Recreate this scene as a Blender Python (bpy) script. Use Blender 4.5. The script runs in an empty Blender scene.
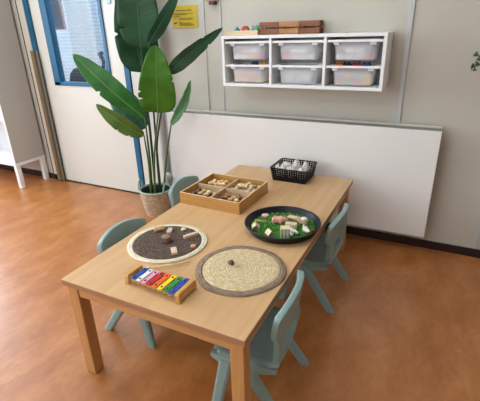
import bpy, bmesh, math, random
from mathutils import Vector, Matrix, noise
random.seed(7)
PI = math.pi
COL = bpy.context.scene.collection
V = Vector

# ------------------------------------------------------------------ helpers
def lin(r, g, b):
    f = lambda c: (c/255)/12.92 if c <= 10.3 else (((c/255)+.055)/1.055)**2.4
    return (f(r), f(g), f(b), 1.0)

def mat(name, c, rough=.5, c2=None, scale=8, stretch=(1, 1, 1), bump=0, bscale=None, metal=0, spec=.5, detail=4):
    m = bpy.data.materials.new(name); m.use_nodes = True
    nt = m.node_tree; b = nt.nodes['Principled BSDF']
    b.inputs['Roughness'].default_value = rough; b.inputs['Metallic'].default_value = metal
    b.inputs['Specular IOR Level'].default_value = spec
    b.inputs['Base Color'].default_value = lin(*c)
    if c2 or bump:
        tc = nt.nodes.new('ShaderNodeTexCoord'); mp = nt.nodes.new('ShaderNodeMapping')
        mp.inputs['Scale'].default_value = stretch
        nt.links.new(tc.outputs['Object'], mp.inputs['Vector'])
        nz = nt.nodes.new('ShaderNodeTexNoise'); nz.inputs['Scale'].default_value = scale
        nz.inputs['Detail'].default_value = detail
        nt.links.new(mp.outputs[0], nz.inputs['Vector'])
        if c2:
            rp = nt.nodes.new('ShaderNodeValToRGB')
            rp.color_ramp.elements[0].position = .35; rp.color_ramp.elements[1].position = .65
            rp.color_ramp.elements[0].color = lin(*c); rp.color_ramp.elements[1].color = lin(*c2)
            nt.links.new(nz.outputs['Fac'], rp.inputs[0]); nt.links.new(rp.outputs[0], b.inputs['Base Color'])
        if bump:
            n2 = nz
            if bscale:
                n2 = nt.nodes.new('ShaderNodeTexNoise'); n2.inputs['Scale'].default_value = bscale
                nt.links.new(mp.outputs[0], n2.inputs['Vector'])
            bp = nt.nodes.new('ShaderNodeBump'); bp.inputs['Strength'].default_value = bump; bp.inputs['Distance'].default_value = .01
            nt.links.new(n2.outputs['Fac'], bp.inputs['Height']); nt.links.new(bp.outputs[0], b.inputs['Normal'])
    return m

class N:                                   # tiny node-graph builder
    def __init__(s, name):
        s.m = bpy.data.materials.new(name); s.m.use_nodes = True; s.t = s.m.node_tree; s.b = s.t.nodes['Principled BSDF']
        s.out = s.t.nodes['Material Output']
    def n(s, kind, **kw):
        x = s.t.nodes.new('ShaderNode'+kind)
        for k, v in kw.items(): setattr(x, k, v)
        return x
    def l(s, a, b): s.t.links.new(a, b)
    def math(s, op, a, b=None):
        x = s.n('Math', operation=op)
        for i, q in enumerate((a, b)):
            if q is None: continue
            if isinstance(q, (int, float)): x.inputs[i].default_value = q
            else: s.l(q, x.inputs[i])
        return x.outputs[0]
    def ramp(s, fac, *st):
        r = s.n('ValToRGB'); e = r.color_ramp.elements
        while len(e) < len(st): e.new(.5)
        for k, (p, c) in enumerate(st): e[k].position = p; e[k].color = c
        s.l(fac, r.inputs[0]); return r.outputs[0]
    def bump(s, h, strength, dist=.01):
        b = s.n('Bump'); b.inputs['Strength'].default_value = strength; b.inputs['Distance'].default_value = dist
        s.l(h, b.inputs['Height']); s.l(b.outputs[0], s.b.inputs['Normal'])

class MB:
    """collects shapes into one mesh"""
    def __init__(s): s.bm = bmesh.new()
    def _new(s, before): return [v for v in s.bm.verts if v not in before]
    def box(s, lo, hi, bev=0, seg=2, M=None):
        lo, hi = V(lo), V(hi); c = (lo+hi)/2; d = hi-lo
        t = bmesh.new(); bmesh.ops.create_cube(t, size=1)
        bmesh.ops.scale(t, vec=d, verts=t.verts); 
        if bev: bmesh.ops.bevel(t, geom=t.edges[:], offset=min(bev, min(d)*.49), segments=seg, affect='EDGES', profile=.5)
        bmesh.ops.translate(t, vec=c, verts=t.verts)
        return s.merge(t, M)
    def merge(s, t, M=None):
        if M is not None: bmesh.ops.transform(t, matrix=M, verts=t.verts)
        mp = {v: s.bm.verts.new(v.co) for v in t.verts}
        for f in t.faces:
            try: nf = s.bm.faces.new([mp[v] for v in f.verts]); nf.smooth = f.smooth
            except ValueError: pass
        t.free(); return s
    def lathe(s, prof, n=32, c=(0, 0, 0), M=None, rfun=None):
        t = bmesh.new(); rings = []
        for r, z in prof:
            if r < 1e-6: rings.append([t.verts.new((0, 0, z))]*n)
            else:
                rings.append([t.verts.new(((r*(rfun(2*PI*k/n) if rfun else 1))*math.cos(2*PI*k/n), (r*(rfun(2*PI*k/n) if rfun else 1))*math.sin(2*PI*k/n), z)) for k in range(n)])
        for a, b in zip(rings, rings[1:]):
            for k in range(n):
                q = [a[k], a[(k+1) % n], b[(k+1) % n], b[k]]
                u = []
                for v in q:
                    if v not in u: u.append(v)
                if len(u) > 2:
                    f = t.faces.new(u); f.smooth = True
        bmesh.ops.recalc_face_normals(t, faces=t.faces)
        bmesh.ops.translate(t, vec=c, verts=t.verts)
        return s.merge(t, M)
    def tube(s, pts, r, n=8, r1=None, cap=True, flat=1):
        pts = [V(p) for p in pts]; r1 = r if r1 is None else r1
        t = bmesh.new(); rings = []; up = None; pd = None
        for i, p in enumerate(pts):
            d = (pts[min(i+1, len(pts)-1)]-pts[max(i-1, 0)]).normalized()
            up = d.orthogonal().normalized() if up is None else pd.rotation_difference(d) @ up
            pd = d
            a = (up-d*up.dot(d)).normalized(); up = a; b = d.cross(a)
            rr = r+(r1-r)*i/max(1, len(pts)-1)
            rings.append([t.verts.new(p+a*rr*math.cos(2*PI*k/n)+b*rr*flat*math.sin(2*PI*k/n)) for k in range(n)])
        for a, b in zip(rings, rings[1:]):
            for k in range(n):
                f = t.faces.new([a[k], a[(k+1) % n], b[(k+1) % n], b[k]]); f.smooth = True
        if cap:
            t.faces.new(rings[0][::-1]); t.faces.new(rings[-1])
        return s.merge(t)
    def loft(s, rings, cap0=True, cap1=True, smooth=False):
        t = bmesh.new(); R = [[t.verts.new(p) for p in r] for r in rings]; n = len(R[0])
        for a, b in zip(R, R[1:]):
            for k in range(n):
                f = t.faces.new([a[k], a[(k+1) % n], b[(k+1) % n], b[k]]); f.smooth = smooth
        if cap0: t.faces.new(R[0][::-1])
        if cap1: t.faces.new(R[-1])
        bmesh.ops.recalc_face_normals(t, faces=t.faces)
        return s.merge(t)
    def build(s, name, m, parent=None, label=None):
        me = bpy.data.meshes.new(name); s.bm.to_mesh(me); s.bm.free()
        o = bpy.data.objects.new(name, me); COL.objects.link(o)
        if m: me.materials.append(m)
        if parent: o.parent = parent
        if label: o['label'] = label
        return o

def tag(o, label, cat, group=None, kind=None):
    o['label'] = label; o['category'] = cat
    if group: o['group'] = group
    if kind: o['kind'] = kind
    return o
def thing(name, label, cat, loc=(0, 0, 0), rz=0, group=None):
    o = bpy.data.objects.new(name, None); COL.objects.link(o); o.empty_display_size = .05
    o.location = loc; o.rotation_euler = (0, 0, rz); return tag(o, label, cat, group)
def struct(o): o['kind'] = 'structure'; return o
def copy_tree(o, parent=None):
    c = o.copy(); COL.objects.link(c)
    if parent: c.parent = parent
    for ch in list(o.children): copy_tree(ch, c)
    return c
def put(o, loc, rot=(0, 0, 0), s=None):
    o.location = loc; o.rotation_euler = rot
    if s: o.scale = s if not isinstance(s, (int, float)) else (s, s, s)
    return o
def rrect(w, d, r, z, cx=0, cy=0, n=4):
    p = []
    for sx, sy, a0 in ((1, 1, 0), (-1, 1, 90), (-1, -1, 180), (1, -1, 270)):
        for k in range(n+1):
            a = math.radians(a0+90*k/n)
            p.append((cx+sx*(w/2-r)+r*math.cos(a), cy+sy*(d/2-r)+r*math.sin(a), z))
    return p

# ------------------------------------------------------------------ materials
M = {}
def floor_mat():
    g = N('linoleum'); tc = g.n('TexCoord')
    big = g.n('TexNoise'); big.inputs['Scale'].default_value = 5; big.inputs['Detail'].default_value = 8; big.inputs['Roughness'].default_value = .58
    mp = g.n('Mapping'); mp.inputs['Rotation'].default_value = (0, 0, -.35); mp.inputs['Scale'].default_value = (1.6, .8, 1)
    g.l(tc.outputs['Object'], mp.inputs[0]); g.l(mp.outputs[0], big.inputs['Vector'])
    c = g.ramp(big.outputs['Fac'], (.2, lin(150, 88, 38)), (.5, lin(176, 111, 57)), (.8, lin(198, 137, 85)))
    fine = g.n('TexNoise'); fine.inputs['Scale'].default_value = 26; fine.inputs['Detail'].default_value = 3
    g.l(mp.outputs[0], fine.inputs['Vector'])
    f = g.ramp(fine.outputs['Fac'], (.25, (.74, .70, .64, 1)), (.5, (.96, .95, .94, 1)), (.75, (1.12, 1.14, 1.16, 1)))
    mx = g.n('MixRGB', blend_type='MULTIPLY'); mx.inputs[0].default_value = .5
    g.l(c, mx.inputs[1]); g.l(f, mx.inputs[2])
    # welded sheet seams
    mp2 = g.n('Mapping'); mp2.inputs['Rotation'].default_value = (0, 0, -.347+PI*0); mp2.vector_type = 'POINT'
    mp2.inputs['Rotation'].default_value = (0, 0, .347); g.l(tc.outputs['Object'], mp2.inputs[0])
    sp = g.n('SeparateXYZ'); g.l(mp2.outputs[0], sp.inputs[0])
    d = g.math('ABSOLUTE', g.math('SUBTRACT', sp.outputs[0], .503))
    ln = g.math('LESS_THAN', d, .0016)
    m3 = g.n('MixRGB'); g.l(g.math('MULTIPLY', ln, .55), m3.inputs[0]); g.l(mx.outputs[0], m3.inputs[1]); m3.inputs[2].default_value = lin(90, 48, 26)
    g.l(m3.outputs[0], g.b.inputs['Base Color'])
    g.b.inputs['Roughness'].default_value = .3; g.b.inputs['Specular IOR Level'].default_value = .75
    return g.m
def wood(name, c0, c1, sc=(30, 2.2, 30), rough=.42, rings=.5):
    g = N(name); tc = g.n('TexCoord'); mp = g.n('Mapping'); mp.inputs['Scale'].default_value = sc
    g.l(tc.outputs['Object'], mp.inputs[0])
    a = g.n('TexNoise'); a.inputs['Scale'].default_value = 1.6; a.inputs['Detail'].default_value = 6; a.inputs['Distortion'].default_value = .6
    g.l(mp.outputs[0], a.inputs['Vector'])
    c = g.ramp(a.outputs['Fac'], (.3, lin(*c0)), (.7, lin(*c1)))
    g.l(c, g.b.inputs['Base Color']); g.b.inputs['Roughness'].default_value = rough
    g.bump(a.outputs['Fac'], .04); return g.m
def woven(name, c0, c1, c2, pitch=.0115):
    """coil of braided straw round the object's own origin"""
    g = N(name); tc = g.n('TexCoord'); sp = g.n('SeparateXYZ'); g.l(tc.outputs['Object'], sp.inputs[0])
    x, y = sp.outputs[0], sp.outputs[1]
    r = g.math('SQRT', g.math('ADD', g.math('MULTIPLY', x, x), g.math('MULTIPLY', y, y)))
    th = g.math('ARCTAN2', y, x)
    ring = g.math('SINE', g.math('ADD', g.math('MULTIPLY', r, 2*PI/pitch), th))
    tw = g.math('SINE', g.math('ADD', g.math('MULTIPLY', th, 62), g.math('MULTIPLY', r, 300)))
    nz = g.n('TexNoise'); nz.inputs['Scale'].default_value = 230; nz.inputs['Detail'].default_value = 3
    g.l(tc.outputs['Object'], nz.inputs['Vector'])
    cb = g.n('CombineXYZ'); g.l(g.math('MULTIPLY', r, 60), cb.inputs[0]); g.l(g.math('MULTIPLY', th, 3.2), cb.inputs[1])
    n2 = g.n('TexNoise'); n2.inputs['Scale'].default_value = 1.6; n2.inputs['Detail'].default_value = 3; g.l(cb.outputs[0], n2.inputs['Vector'])
    h = g.math('ADD', g.math('MULTIPLY', ring, .5), g.math('MULTIPLY', tw, .25))
    v = g.math('ADD', g.math('MULTIPLY', nz.outputs['Fac'], .5), g.math('MULTIPLY', n2.outputs['Fac'], .5))
    v = g.math('ADD', v, g.math('MULTIPLY', ring, .045))
    g.l(g.ramp(v, (.36, lin(*c0)), (.5, lin(*c1)), (.62, lin(*c2))), g.b.inputs['Base Color'])
    g.b.inputs['Roughness'].default_value = .85; g.b.inputs['Specular IOR Level'].default_value = .2
    g.bump(h, .5, .003); return g.m
def leaf_mat(name, c0, c1, rough=.38):
    g = N(name); uv = g.n('UVMap'); sp = g.n('SeparateXYZ'); g.l(uv.outputs[0], sp.inputs[0])
    u = g.math('ABSOLUTE', sp.outputs[0]); v = sp.outputs[1]
    w = g.math('SINE', g.math('MULTIPLY', g.math('SUBTRACT', v, g.math('MULTIPLY', u, .10)), 190))
    tc = g.n('TexCoord'); nz = g.n('TexNoise'); nz.inputs['Scale'].default_value = 9; g.l(tc.outputs['Object'], nz.inputs['Vector'])
    f = g.math('ADD', nz.outputs['Fac'], g.math('MULTIPLY', w, .045))
    g.l(g.ramp(f, (.3, lin(*c0)), (.7, lin(*c1))), g.b.inputs['Base Color'])
    g.b.inputs['Roughness'].default_value = rough; g.bump(w, .12, .004)
    tr = g.n('BsdfTranslucent'); tr.inputs[0].default_value = lin(*c1); ms = g.n('MixShader'); ms.inputs[0].default_value = .12
    g.l(g.b.outputs[0], ms.inputs[1]); g.l(tr.outputs[0], ms.inputs[2]); g.l(ms.outputs[0], g.out.inputs[0])
    return g.m
def frosted(name, c, alpha):
    g = N(name); g.b.inputs['Base Color'].default_value = lin(*c); g.b.inputs['Roughness'].default_value = .35
    t = g.n('BsdfTransparent'); ms = g.n('MixShader'); ms.inputs[0].default_value = alpha
    g.l(t.outputs[0], ms.inputs[1]); g.l(g.b.outputs[0], ms.inputs[2]); g.l(ms.outputs[0], g.out.inputs[0]); return g.m
def wired_glass():
    g = N('wired_glass'); tc = g.n('TexCoord'); sp = g.n('SeparateXYZ'); g.l(tc.outputs['Object'], sp.inputs[0])
    def lines(a): return g.math('LESS_THAN', g.math('ABSOLUTE', g.math('SUBTRACT', g.math('FRACT', g.math('MULTIPLY', a, 36)), .5)), .07)
    k = g.math('MAXIMUM', lines(sp.outputs[0]), lines(sp.outputs[2]))
    t = g.n('BsdfTransparent'); t.inputs[0].default_value = lin(236, 243, 248)
    g.b.inputs['Base Color'].default_value = lin(150, 168, 186); g.b.inputs['Roughness'].default_value = .7
    gl = g.n('BsdfGlossy'); gl.inputs['Roughness'].default_value = .04
    m1 = g.n('MixShader'); m1.inputs[0].default_value = .006; g.l(t.outputs[0], m1.inputs[1]); g.l(gl.outputs[0], m1.inputs[2])
    m2 = g.n('MixShader'); g.l(g.math('MULTIPLY', k, .22), m2.inputs[0]); g.l(m1.outputs[0], m2.inputs[1]); g.l(g.b.outputs[0], m2.inputs[2])
    g.l(m2.outputs[0], g.out.inputs[0]); return g.m
def emit(name, c, s):
    g = N(name); g.b.inputs['Base Color'].default_value = (.8, .8, .8, 1); g.b.inputs['Emission Color'].default_value = lin(*c); g.b.inputs['Emission Strength'].default_value = s; return g.m

M['floor'] = floor_mat()
M['wall'] = mat('wall_paint', (194, 189, 176), .55, (199, 194, 181), 3)
M['wall_left'] = mat('side_wall_paint', (205, 202, 195), .7)
M['ceiling'] = mat('ceiling_paint', (228, 228, 225), .9)
M['skirting'] = mat('skirting', (44, 26, 24), .45)
M['coverstrip'] = mat('cover_strip', (192, 194, 194), .4)
M['white'] = mat('white_lacquer', (238, 239, 239), .35)
M['white_rad'] = mat('radiator_enamel', (236, 234, 229), .3)
M['rad_side'] = mat('radiator_enamel_shaded', (196, 182, 170), .45)  # radiator enamel darkened, shade of the side put into the colour
M['door'] = mat('door_paint', (219, 217, 207), .4)
M['blue'] = mat('blue_paint', (0, 92, 130), .4)
M['guard'] = mat('finger_guard_bronze', (146, 118, 76), .45, (132, 108, 70), 6)
M['guard_dark'] = mat('finger_guard_dark', (66, 78, 78), .45)
M['cream_trim'] = mat('cream_trim', (214, 208, 194), .5)
M['dark_gap'] = mat('dark_gap', (40, 22, 26), .8)
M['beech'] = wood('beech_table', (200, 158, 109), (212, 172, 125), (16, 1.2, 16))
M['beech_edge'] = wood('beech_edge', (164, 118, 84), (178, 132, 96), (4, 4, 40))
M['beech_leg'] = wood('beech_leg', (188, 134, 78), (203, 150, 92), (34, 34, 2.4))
M['chair'] = mat('sage_plastic', (134, 161, 156), .42, (138, 165, 160), 30, bump=.03, bscale=500)
M['basket_black'] = mat('black_plastic', (9, 10, 17), .45, spec=.3)
M['tray'] = mat('dark_tray_plastic', (11, 16, 25), .35, spec=.35)
M['grassbase'] = mat('green_base', (46, 108, 36), .9)
M['grass'] = mat('green_blades', (52, 132, 38), .8, (112, 186, 76), 60)
M['wovendark'] = woven('woven_dark', (66, 54, 47), (88, 74, 64), (118, 102, 88))
M['wovencream'] = woven('woven_cream', (208, 194, 166), (224, 213, 186), (236, 228, 206))
M['wovenstraw'] = woven('woven_straw', (190, 164, 120), (210, 188, 146), (230, 214, 178))
M['woventaupe'] = woven('woven_taupe', (116, 96, 78), (140, 119, 99), (160, 140, 118))
M['wicker'] = mat('straw_wicker', (176, 148, 114), .9, (226, 206, 176), 11, (3, 3, 26), bump=.8, detail=5)
M['sagerope'] = mat('sage_rope', (150, 172, 156), .8)
M['soil'] = mat('black_soil', (16, 18, 20), .95, (34, 32, 34), 40, bump=.6)
M['leaf_dark'] = leaf_mat('leaf_dark', (16, 62, 32), (28, 86, 44), .5)
M['leaf_teal'] = leaf_mat('leaf_teal', (26, 76, 58), (46, 100, 78), .45)
M['leaf_bright'] = leaf_mat('leaf_bright', (52, 108, 24), (78, 136, 36))
M['leaf_mid'] = leaf_mat('leaf_mid', (34, 96, 34), (58, 124, 48))
M['leaf_olive'] = leaf_mat('leaf_olive', (70, 104, 38), (104, 134, 56))
M['stalk'] = mat('stalk', (56, 92, 34), .45, (86, 112, 48), 12, (6, 6, 1.5))
M['stalk_dark'] = mat('stalk_dark', (24, 62, 40), .45)
M['midrib'] = mat('midrib', (112, 146, 60), .45)
M['midrib_dark'] = mat('midrib_dark', (52, 104, 54), .45)
M['frost'] = frosted('frosted_bin', (246, 248, 252), .31)
M['clip'] = frosted('clip_plastic', (236, 238, 240), .6)
M['binrim'] = mat('bin_rim', (240, 240, 241), .35)
M['pine'] = wood('pale_pine', (214, 184, 144), (228, 202, 164), (3, 30, 30))
M['crate_dark'] = wood('crate_dark', (112, 66, 42), (142, 88, 56), (4, 40, 40), .6)
M['crate_light'] = wood('crate_light', (160, 108, 64), (186, 132, 84), (4, 40, 40), .6)
M['oak'] = wood('sorter_ply', (176, 126, 62), (194, 146, 80), (3, 3, 40), .45)
M['ply_in'] = wood('sorter_floor', (196, 164, 124), (212, 182, 142), (20, 3, 20), .6)
M['ply_edge'] = mat('ply_edge', (222, 198, 162), .6)
M['xylowood'] = wood('honey_wood', (196, 142, 74), (214, 164, 96), (30, 4, 30), .4)
M['peg'] = mat('pale_peg', (232, 204, 156), .6, (218, 184, 130), 30)
M['log'] = mat('log_dark', (78, 58, 48), .85, (106, 82, 66), 40, (1, 1, .2), bump=.4)
M['logend'] = mat('log_end', (160, 128, 98), .8, (140, 106, 78), 60)
M['pinkwood'] = mat('pink_wood', (222, 198, 172), .6, (212, 184, 156), 30)
M['tanwood'] = mat('tan_wood', (214, 176, 128), .6, (198, 156, 104), 30)
M['brownwood'] = mat('brown_wood', (146, 96, 58), .6, (170, 118, 76), 40)
M['cream'] = mat('cream_wood', (226, 208, 170), .6, (214, 192, 150), 30)
M['bark'] = mat('bark_side', (108, 92, 74), .9, (160, 142, 116), 70, bump=.4)
M['pig'] = mat('pig_pink', (224, 166, 148), .5, (214, 152, 136), 30)
M['animal_white'] = mat('animal_white', (232, 226, 214), .5)
M['animal_tan'] = mat('animal_tan', (196, 164, 128), .6, (226, 206, 178), 40)
M['animal_brown'] = mat('animal_brown', (74, 54, 46), .6)
M['orange'] = mat('orange_paint', (214, 98, 30), .5)
M['cloth'] = mat('white_yarn', (230, 225, 216), .9, (204, 197, 187), 60, bump=.8, bscale=90)
M['brass'] = mat('brushed_metal', (190, 190, 186), .35, metal=.9)
M['pipe'] = mat('pipe_enamel', (206, 210, 212), .4)
M['sign'] = mat('yellow_sheet', (206, 178, 22), .5)
M['ink'] = mat('ink', (74, 66, 22), .7)
M['black'] = mat('black_plastic_handle', (24, 26, 34), .4)
M['steel'] = mat('lock_plate', (150, 178, 192), .35, metal=.3)
for k, c in dict(red=(196, 30, 42), blue2=(22, 78, 168), xwhite=(228, 232, 236), pink=(234, 152, 184), orange2=(238, 104, 28), yellow=(240, 208, 20), green=(28, 140, 66), tblue=(36, 76, 160), tyellow=(238, 190, 40), tteal=(26, 138, 148), tred=(198, 52, 60), tgreen=(76, 178, 128), tlgreen=(92, 160, 40), tgrey=(182, 184, 192), tpink=(232, 118, 124), twhite=(236, 236, 234), torange=(236, 140, 44), tbeige=(226, 200, 150), tblack=(30, 32, 40), taqua=(90, 186, 196)).items():
    M[k] = mat('paint_'+k, c, .4)

# ------------------------------------------------------------------ room shell
X0, X1, Y0, H = -3.6, 3.2, -4.6, 2.75
b = MB(); b.box((X0-.1, Y0-.1, -.1), (X1+.1, 1.9, 0)); struct(b.build('floor', M['floor']))
b = MB(); b.box((X0-.1, Y0-.1, H), (X1+.1, 1.9, H+.1)); struct(b.build('ceiling', M['ceiling']))
DX0, DX1, DZ = -2.01, -.945, 2.12           # door opening (frame outside)
b = MB(); b.box((X0, 0, 0), (DX0, .1, H)); b.box((DX1, 0, 0), (X1, .1, H)); b.box((DX0, 0, DZ), (DX1, .1, H)); struct(b.build('wall_back', M['wall']))
b = MB(); b.box((X1, Y0, 0), (X1+.1, .1, H)); struct(b.build('wall_right', M['wall_left']))
FX0, FX1 = -3.0, .2
b = MB(); b.box((X0, Y0-.1, 0), (X1, Y0, .85)); b.box((X0, Y0-.1, 2.3), (X1, Y0, H)); b.box((X0, Y0-.1, .85), (FX0, Y0, 2.3)); b.box((FX1, Y0-.1, .85), (X1, Y0, 2.3)); struct(b.build('wall_front', M['wall_left']))
b = MB()
for a in (FX0, (FX0+FX1)/2, FX1): b.box((a-.03, Y0-.08, .85), (a+.03, Y0-.01, 2.3))
for a in (.85, 2.3): b.box((FX0, Y0-.08, a-.03), (FX1, Y0-.01, a+.03))
struct(b.build('window_2', M['white']))
WY0, WY1, WZ0, WZ1 = -3.2, -.08, .85, 2.6     # window in the left wall
b = MB(); b.box((X0-.1, Y0, 0), (X0, .1, WZ0)); b.box((X0-.1, Y0, WZ1), (X0, .1, H)); b.box((X0-.1, Y0, WZ0), (X0, WY0, WZ1)); b.box((X0-.1, WY1, WZ0), (X0, .1, WZ1))
struct(b.build('wall_left', M['wall_left']))
b = MB()
for a in (WY0, (WY0*2+WY1)/3, (WY0+2*WY1)/3, WY1): b.box((X0-.08, a-.03, WZ0), (X0-.01, a+.03, WZ1))
for a in (WZ0, WZ1): b.box((X0-.08, WY0, a-.03), (X0-.01, WY1, a+.03))
struct(b.build('window_1', M['white']))
# skirting
b = MB(); b.box((X0, -.012, 0), (-2.03, 0, .055)); struct(b.build('baseboard_back_left', M['skirting']))
b = MB(); b.box((DX1+.002, -.012, 0), (X1, 0, .052)); struct(b.build('baseboard_back', M['skirting']))
# vertical cover strips on the panelled wall
for i, (x, w, d) in enumerate(((-.245, .012, .006), (-.115, .012, .006), (1.072, .026, .010), (1.607, .026, .008))):
    b = MB(); b.box((x-w/2, -d, .055), (x+w/2, 0, H), .002); struct(b.build('trim_%d' % (i+1), M['coverstrip']))
b = MB(); b.box((-2.105, -.012, 0.0), (-2.03, 0, H), .002); struct(b.build('trim_5', M['cream_trim']))
b = MB(); b.box((-.935, -.016, 0.0), (-.72, 0, H), .003); struct(b.build('trim_6', M['door']))
b = MB(); b.box((-2.125, -.006, 0.0), (-2.106, 0, H)); struct(b.build('trim_7', M['dark_gap']))  # dark strip painting the shade of the gap behind the shelf unit

# door: frame, leaf with a glazed opening, finger guard, lock, pull
dr = bpy.data.objects.new('door_1', None); COL.objects.link(dr); dr.location = (DX0, 0, 0); struct(dr)
D = lambda x: x-DX0
b = MB(); b.box((0, -.022, 0), (.047, .08, DZ), .003); b.build('door_jamb', M['blue'], dr)
b = MB(); b.box((D(-.997), -.022, 0), (D(DX1), .08, DZ), .003); b.build('door_jamb', M['blue'], dr)
b = MB(); b.box((.047, -.022, DZ-.05), (D(-.997), .08, DZ), .003); b.build('door_head', M['blue'], dr)
wx0, wx1, wz0, wz1 = D(-1.832), D(-1.152), .928, 1.95
lx0, lx1 = .05, D(-1.0)
b = MB()
b.box((lx0, .0, .012), (wx0, .042, DZ-.053)); b.box((wx1, .0, .012), (lx1, .042, DZ-.053))
b.box((wx0, .0, .012), (wx1, .042, wz0)); b.box((wx0, .0, wz1), (wx1, .042, DZ-.053))
leaf = b.build('door_leaf', M['door'], dr)
b = MB(); fw = .075
b.box((wx0, -.012, wz0), (wx0+fw, .05, wz1), .004); b.box((wx1-.032, -.012, wz0), (wx1, .05, wz1), .004)
b.box((wx0, -.012, wz0), (wx1, .05, wz0+.032), .004); b.box((wx0, -.012, wz1-.04), (wx1, .05, wz1), .004)
b.build('window_frame', M['blue'], leaf)
b = MB(); b.box((wx0+.03, .018, wz0+.02), (wx1-.02, .023, wz1-.02)); b.build('window_pane', wired_glass(), leaf)
b = MB(); b.box((D(-1.088), -.01, 1.545), (D(-1.052), 0, 1.75), .006); b.build('lock_plate', M['steel'], leaf)
b = MB(); b.tube([(D(-1.072), -.01, 1.62), (D(-1.072), -.05, 1.62), (D(-1.09), -.055, 1.62), (D(-1.19), -.055, 1.62)], .009); b.build('door_handle', M['steel'], leaf)
b = MB(); b.box((-.03, -.034, .004), (.010, -.0225, 1.22), .004); b.box((.048, -.034, .004), (.062, -.0225, 1.22), .003); b.build('finger_guard', M['guard'], dr)
b = MB(); b.box((.010, -.031, .004), (.048, -.0225, 1.22), .002); b.build('guard_fold', M['guard_dark'], dr)
b = MB(); b.box((lx0, -.003, .001), (lx1, .042, .011)); b.build('door_gap_strip', M['dark_gap'], dr)  # dark strip filling the gap under the leaf

# hallway behind the door's glass
b = MB(); b.box((-3.6, 1.75, 0), (.6, 1.85, H)); struct(b.build('wall_hallway_far', mat('hall_paint', (216, 219, 222), .7)))
b = MB(); b.box((-3.6, .1, 0), (-3.5, 1.75, H)); struct(b.build('wall_hallway_left', mat('hall_paint_side', (196, 206, 216), .7)))
b = MB(); b.box((.5, .1, 0), (.6, 1.75, H)); struct(b.build('wall_hallway_right', mat('hall_paint_end', (196, 206, 216), .7)))
b = MB(); b.box((-1.83, 1.715, 0), (-1.795, 1.75, H)); struct(b.build('trim_8', mat('hall_edge', (92, 112, 118), .6)))
# things seen through the glass
t = thing('notice_board', 'dark blue board in a brown frame seen through the door glass', 'board', (-2.90, 1.02, 1.42))
b = MB(); b.box((-.145, -.01, 0), (.145, .01, .7)); b.build('panel', mat('board_navy', (24, 46, 84), .5), t)
b = MB()
for lo, hi in (((-.165, -.018, -.02), (-.145, .014, .72)), ((.145, -.018, -.02), (.165, .014, .72)), ((-.145, -.018, -.02), (.145, .014, 0)), ((-.145, -.018, .7), (.145, .014, .72))): b.box(lo, hi, .003)
b.build('frame', mat('board_frame', (112, 92, 88), .5), t)
b = MB(); b.box((-.19, -.01, .3), (-.146, .01, .36)); b.build('bracket', M['pipe'], t)
t = thing('office_chair', 'dark rounded chair back seen through the door glass', 'chair', (-2.24, .68, 0))
b = MB(); n = 9
b.loft([[(.20*math.cos(2*PI*k/20)*s, .05*math.sin(2*PI*k/20)*s**.5, z) for k in range(20)] for z, s in ((.5, .85), (.55, 1), (.75, 1.05), (.86, .98), (.95, .80), (1.0, .5), (1.02, .1))], smooth=True)
fab = mat('navy_fabric', (26, 34, 46), .9)
b.build('backrest', fab, t)
b = MB(); b.box((-.23, -.25, .42), (.23, .2, .5), .03, 3); b.build('seat', fab, t)
b = MB(); b.tube([(0, -.02, .05), (0, -.02, .42)], .025); b.build('column', M['black'], t)
b = MB()
for k in range(5):
    a = 2*PI*k/5; b.tube([(0, -.02, .07), (.26*math.cos(a), -.02+.26*math.sin(a), .03)], .03, r1=.028)
b.build('foot', M['black'], t)
t = bpy.data.objects.new('door_2', None); COL.objects.link(t); t.location = (-1.575, .30, 0); struct(t)
b = MB(); b.box((.02, -.02, 0), (.9, .02, 2.05), .004); b.build('door_leaf', mat('hall_door', (212, 222, 230), .5), t)
b = MB(); b.tube([(.075, -.02, 1.185), (.08, -.06, 1.175), (.115, -.068, 1.145), (.127, -.07, 1.11), (.115, -.068, 1.07), (.075, -.06, 1.035), (.07, -.02, 1.025)], .015); b.build('door_pull', M['black'], t)

# ------------------------------------------------------------------ tall white cabinet at the left
t = thing('shelf_unit', 'tall white open shelf unit on square legs at the left edge', 'shelf', (-2.17, -.02, 0))
w = .86
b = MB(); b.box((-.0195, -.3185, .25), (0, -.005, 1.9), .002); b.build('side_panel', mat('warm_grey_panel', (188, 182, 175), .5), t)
b = MB(); b.box((-.02, -.322, .25), (0, -.319, 1.9), .001); b.build('front_edge', M['white'], t)
b = MB(); b.box((-w, -.32, .25), (-w+.02, -.005, 1.9), .002); b.build('side_panel', M['white'], t)
for z in (.25, .645, 1.04, 1.44, 1.88):
    b = MB(); b.box((-w+.02, -.315, z), (-.02, -.012, z+.02), .001); b.build('shelf_board', M['white'], t)
b = MB(); b.box((-w+.02, -.012, .25), (-.02, -.006, 1.9)); b.build('back_panel', M['white'], t)
b = MB(); b.box((-w, -.322, .222), (.001, -.004, .25), .002); b.build('base_frame', M['white'], t)
for x, y in ((-.046, -.318), (-.046, -.046), (-w+.002, -.318), (-w+.002, -.046)):
    b = MB(); b.box((x, y, 0), (x+.042, y+.042, .222), .003); b.build('leg', M['white'], t)

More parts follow.
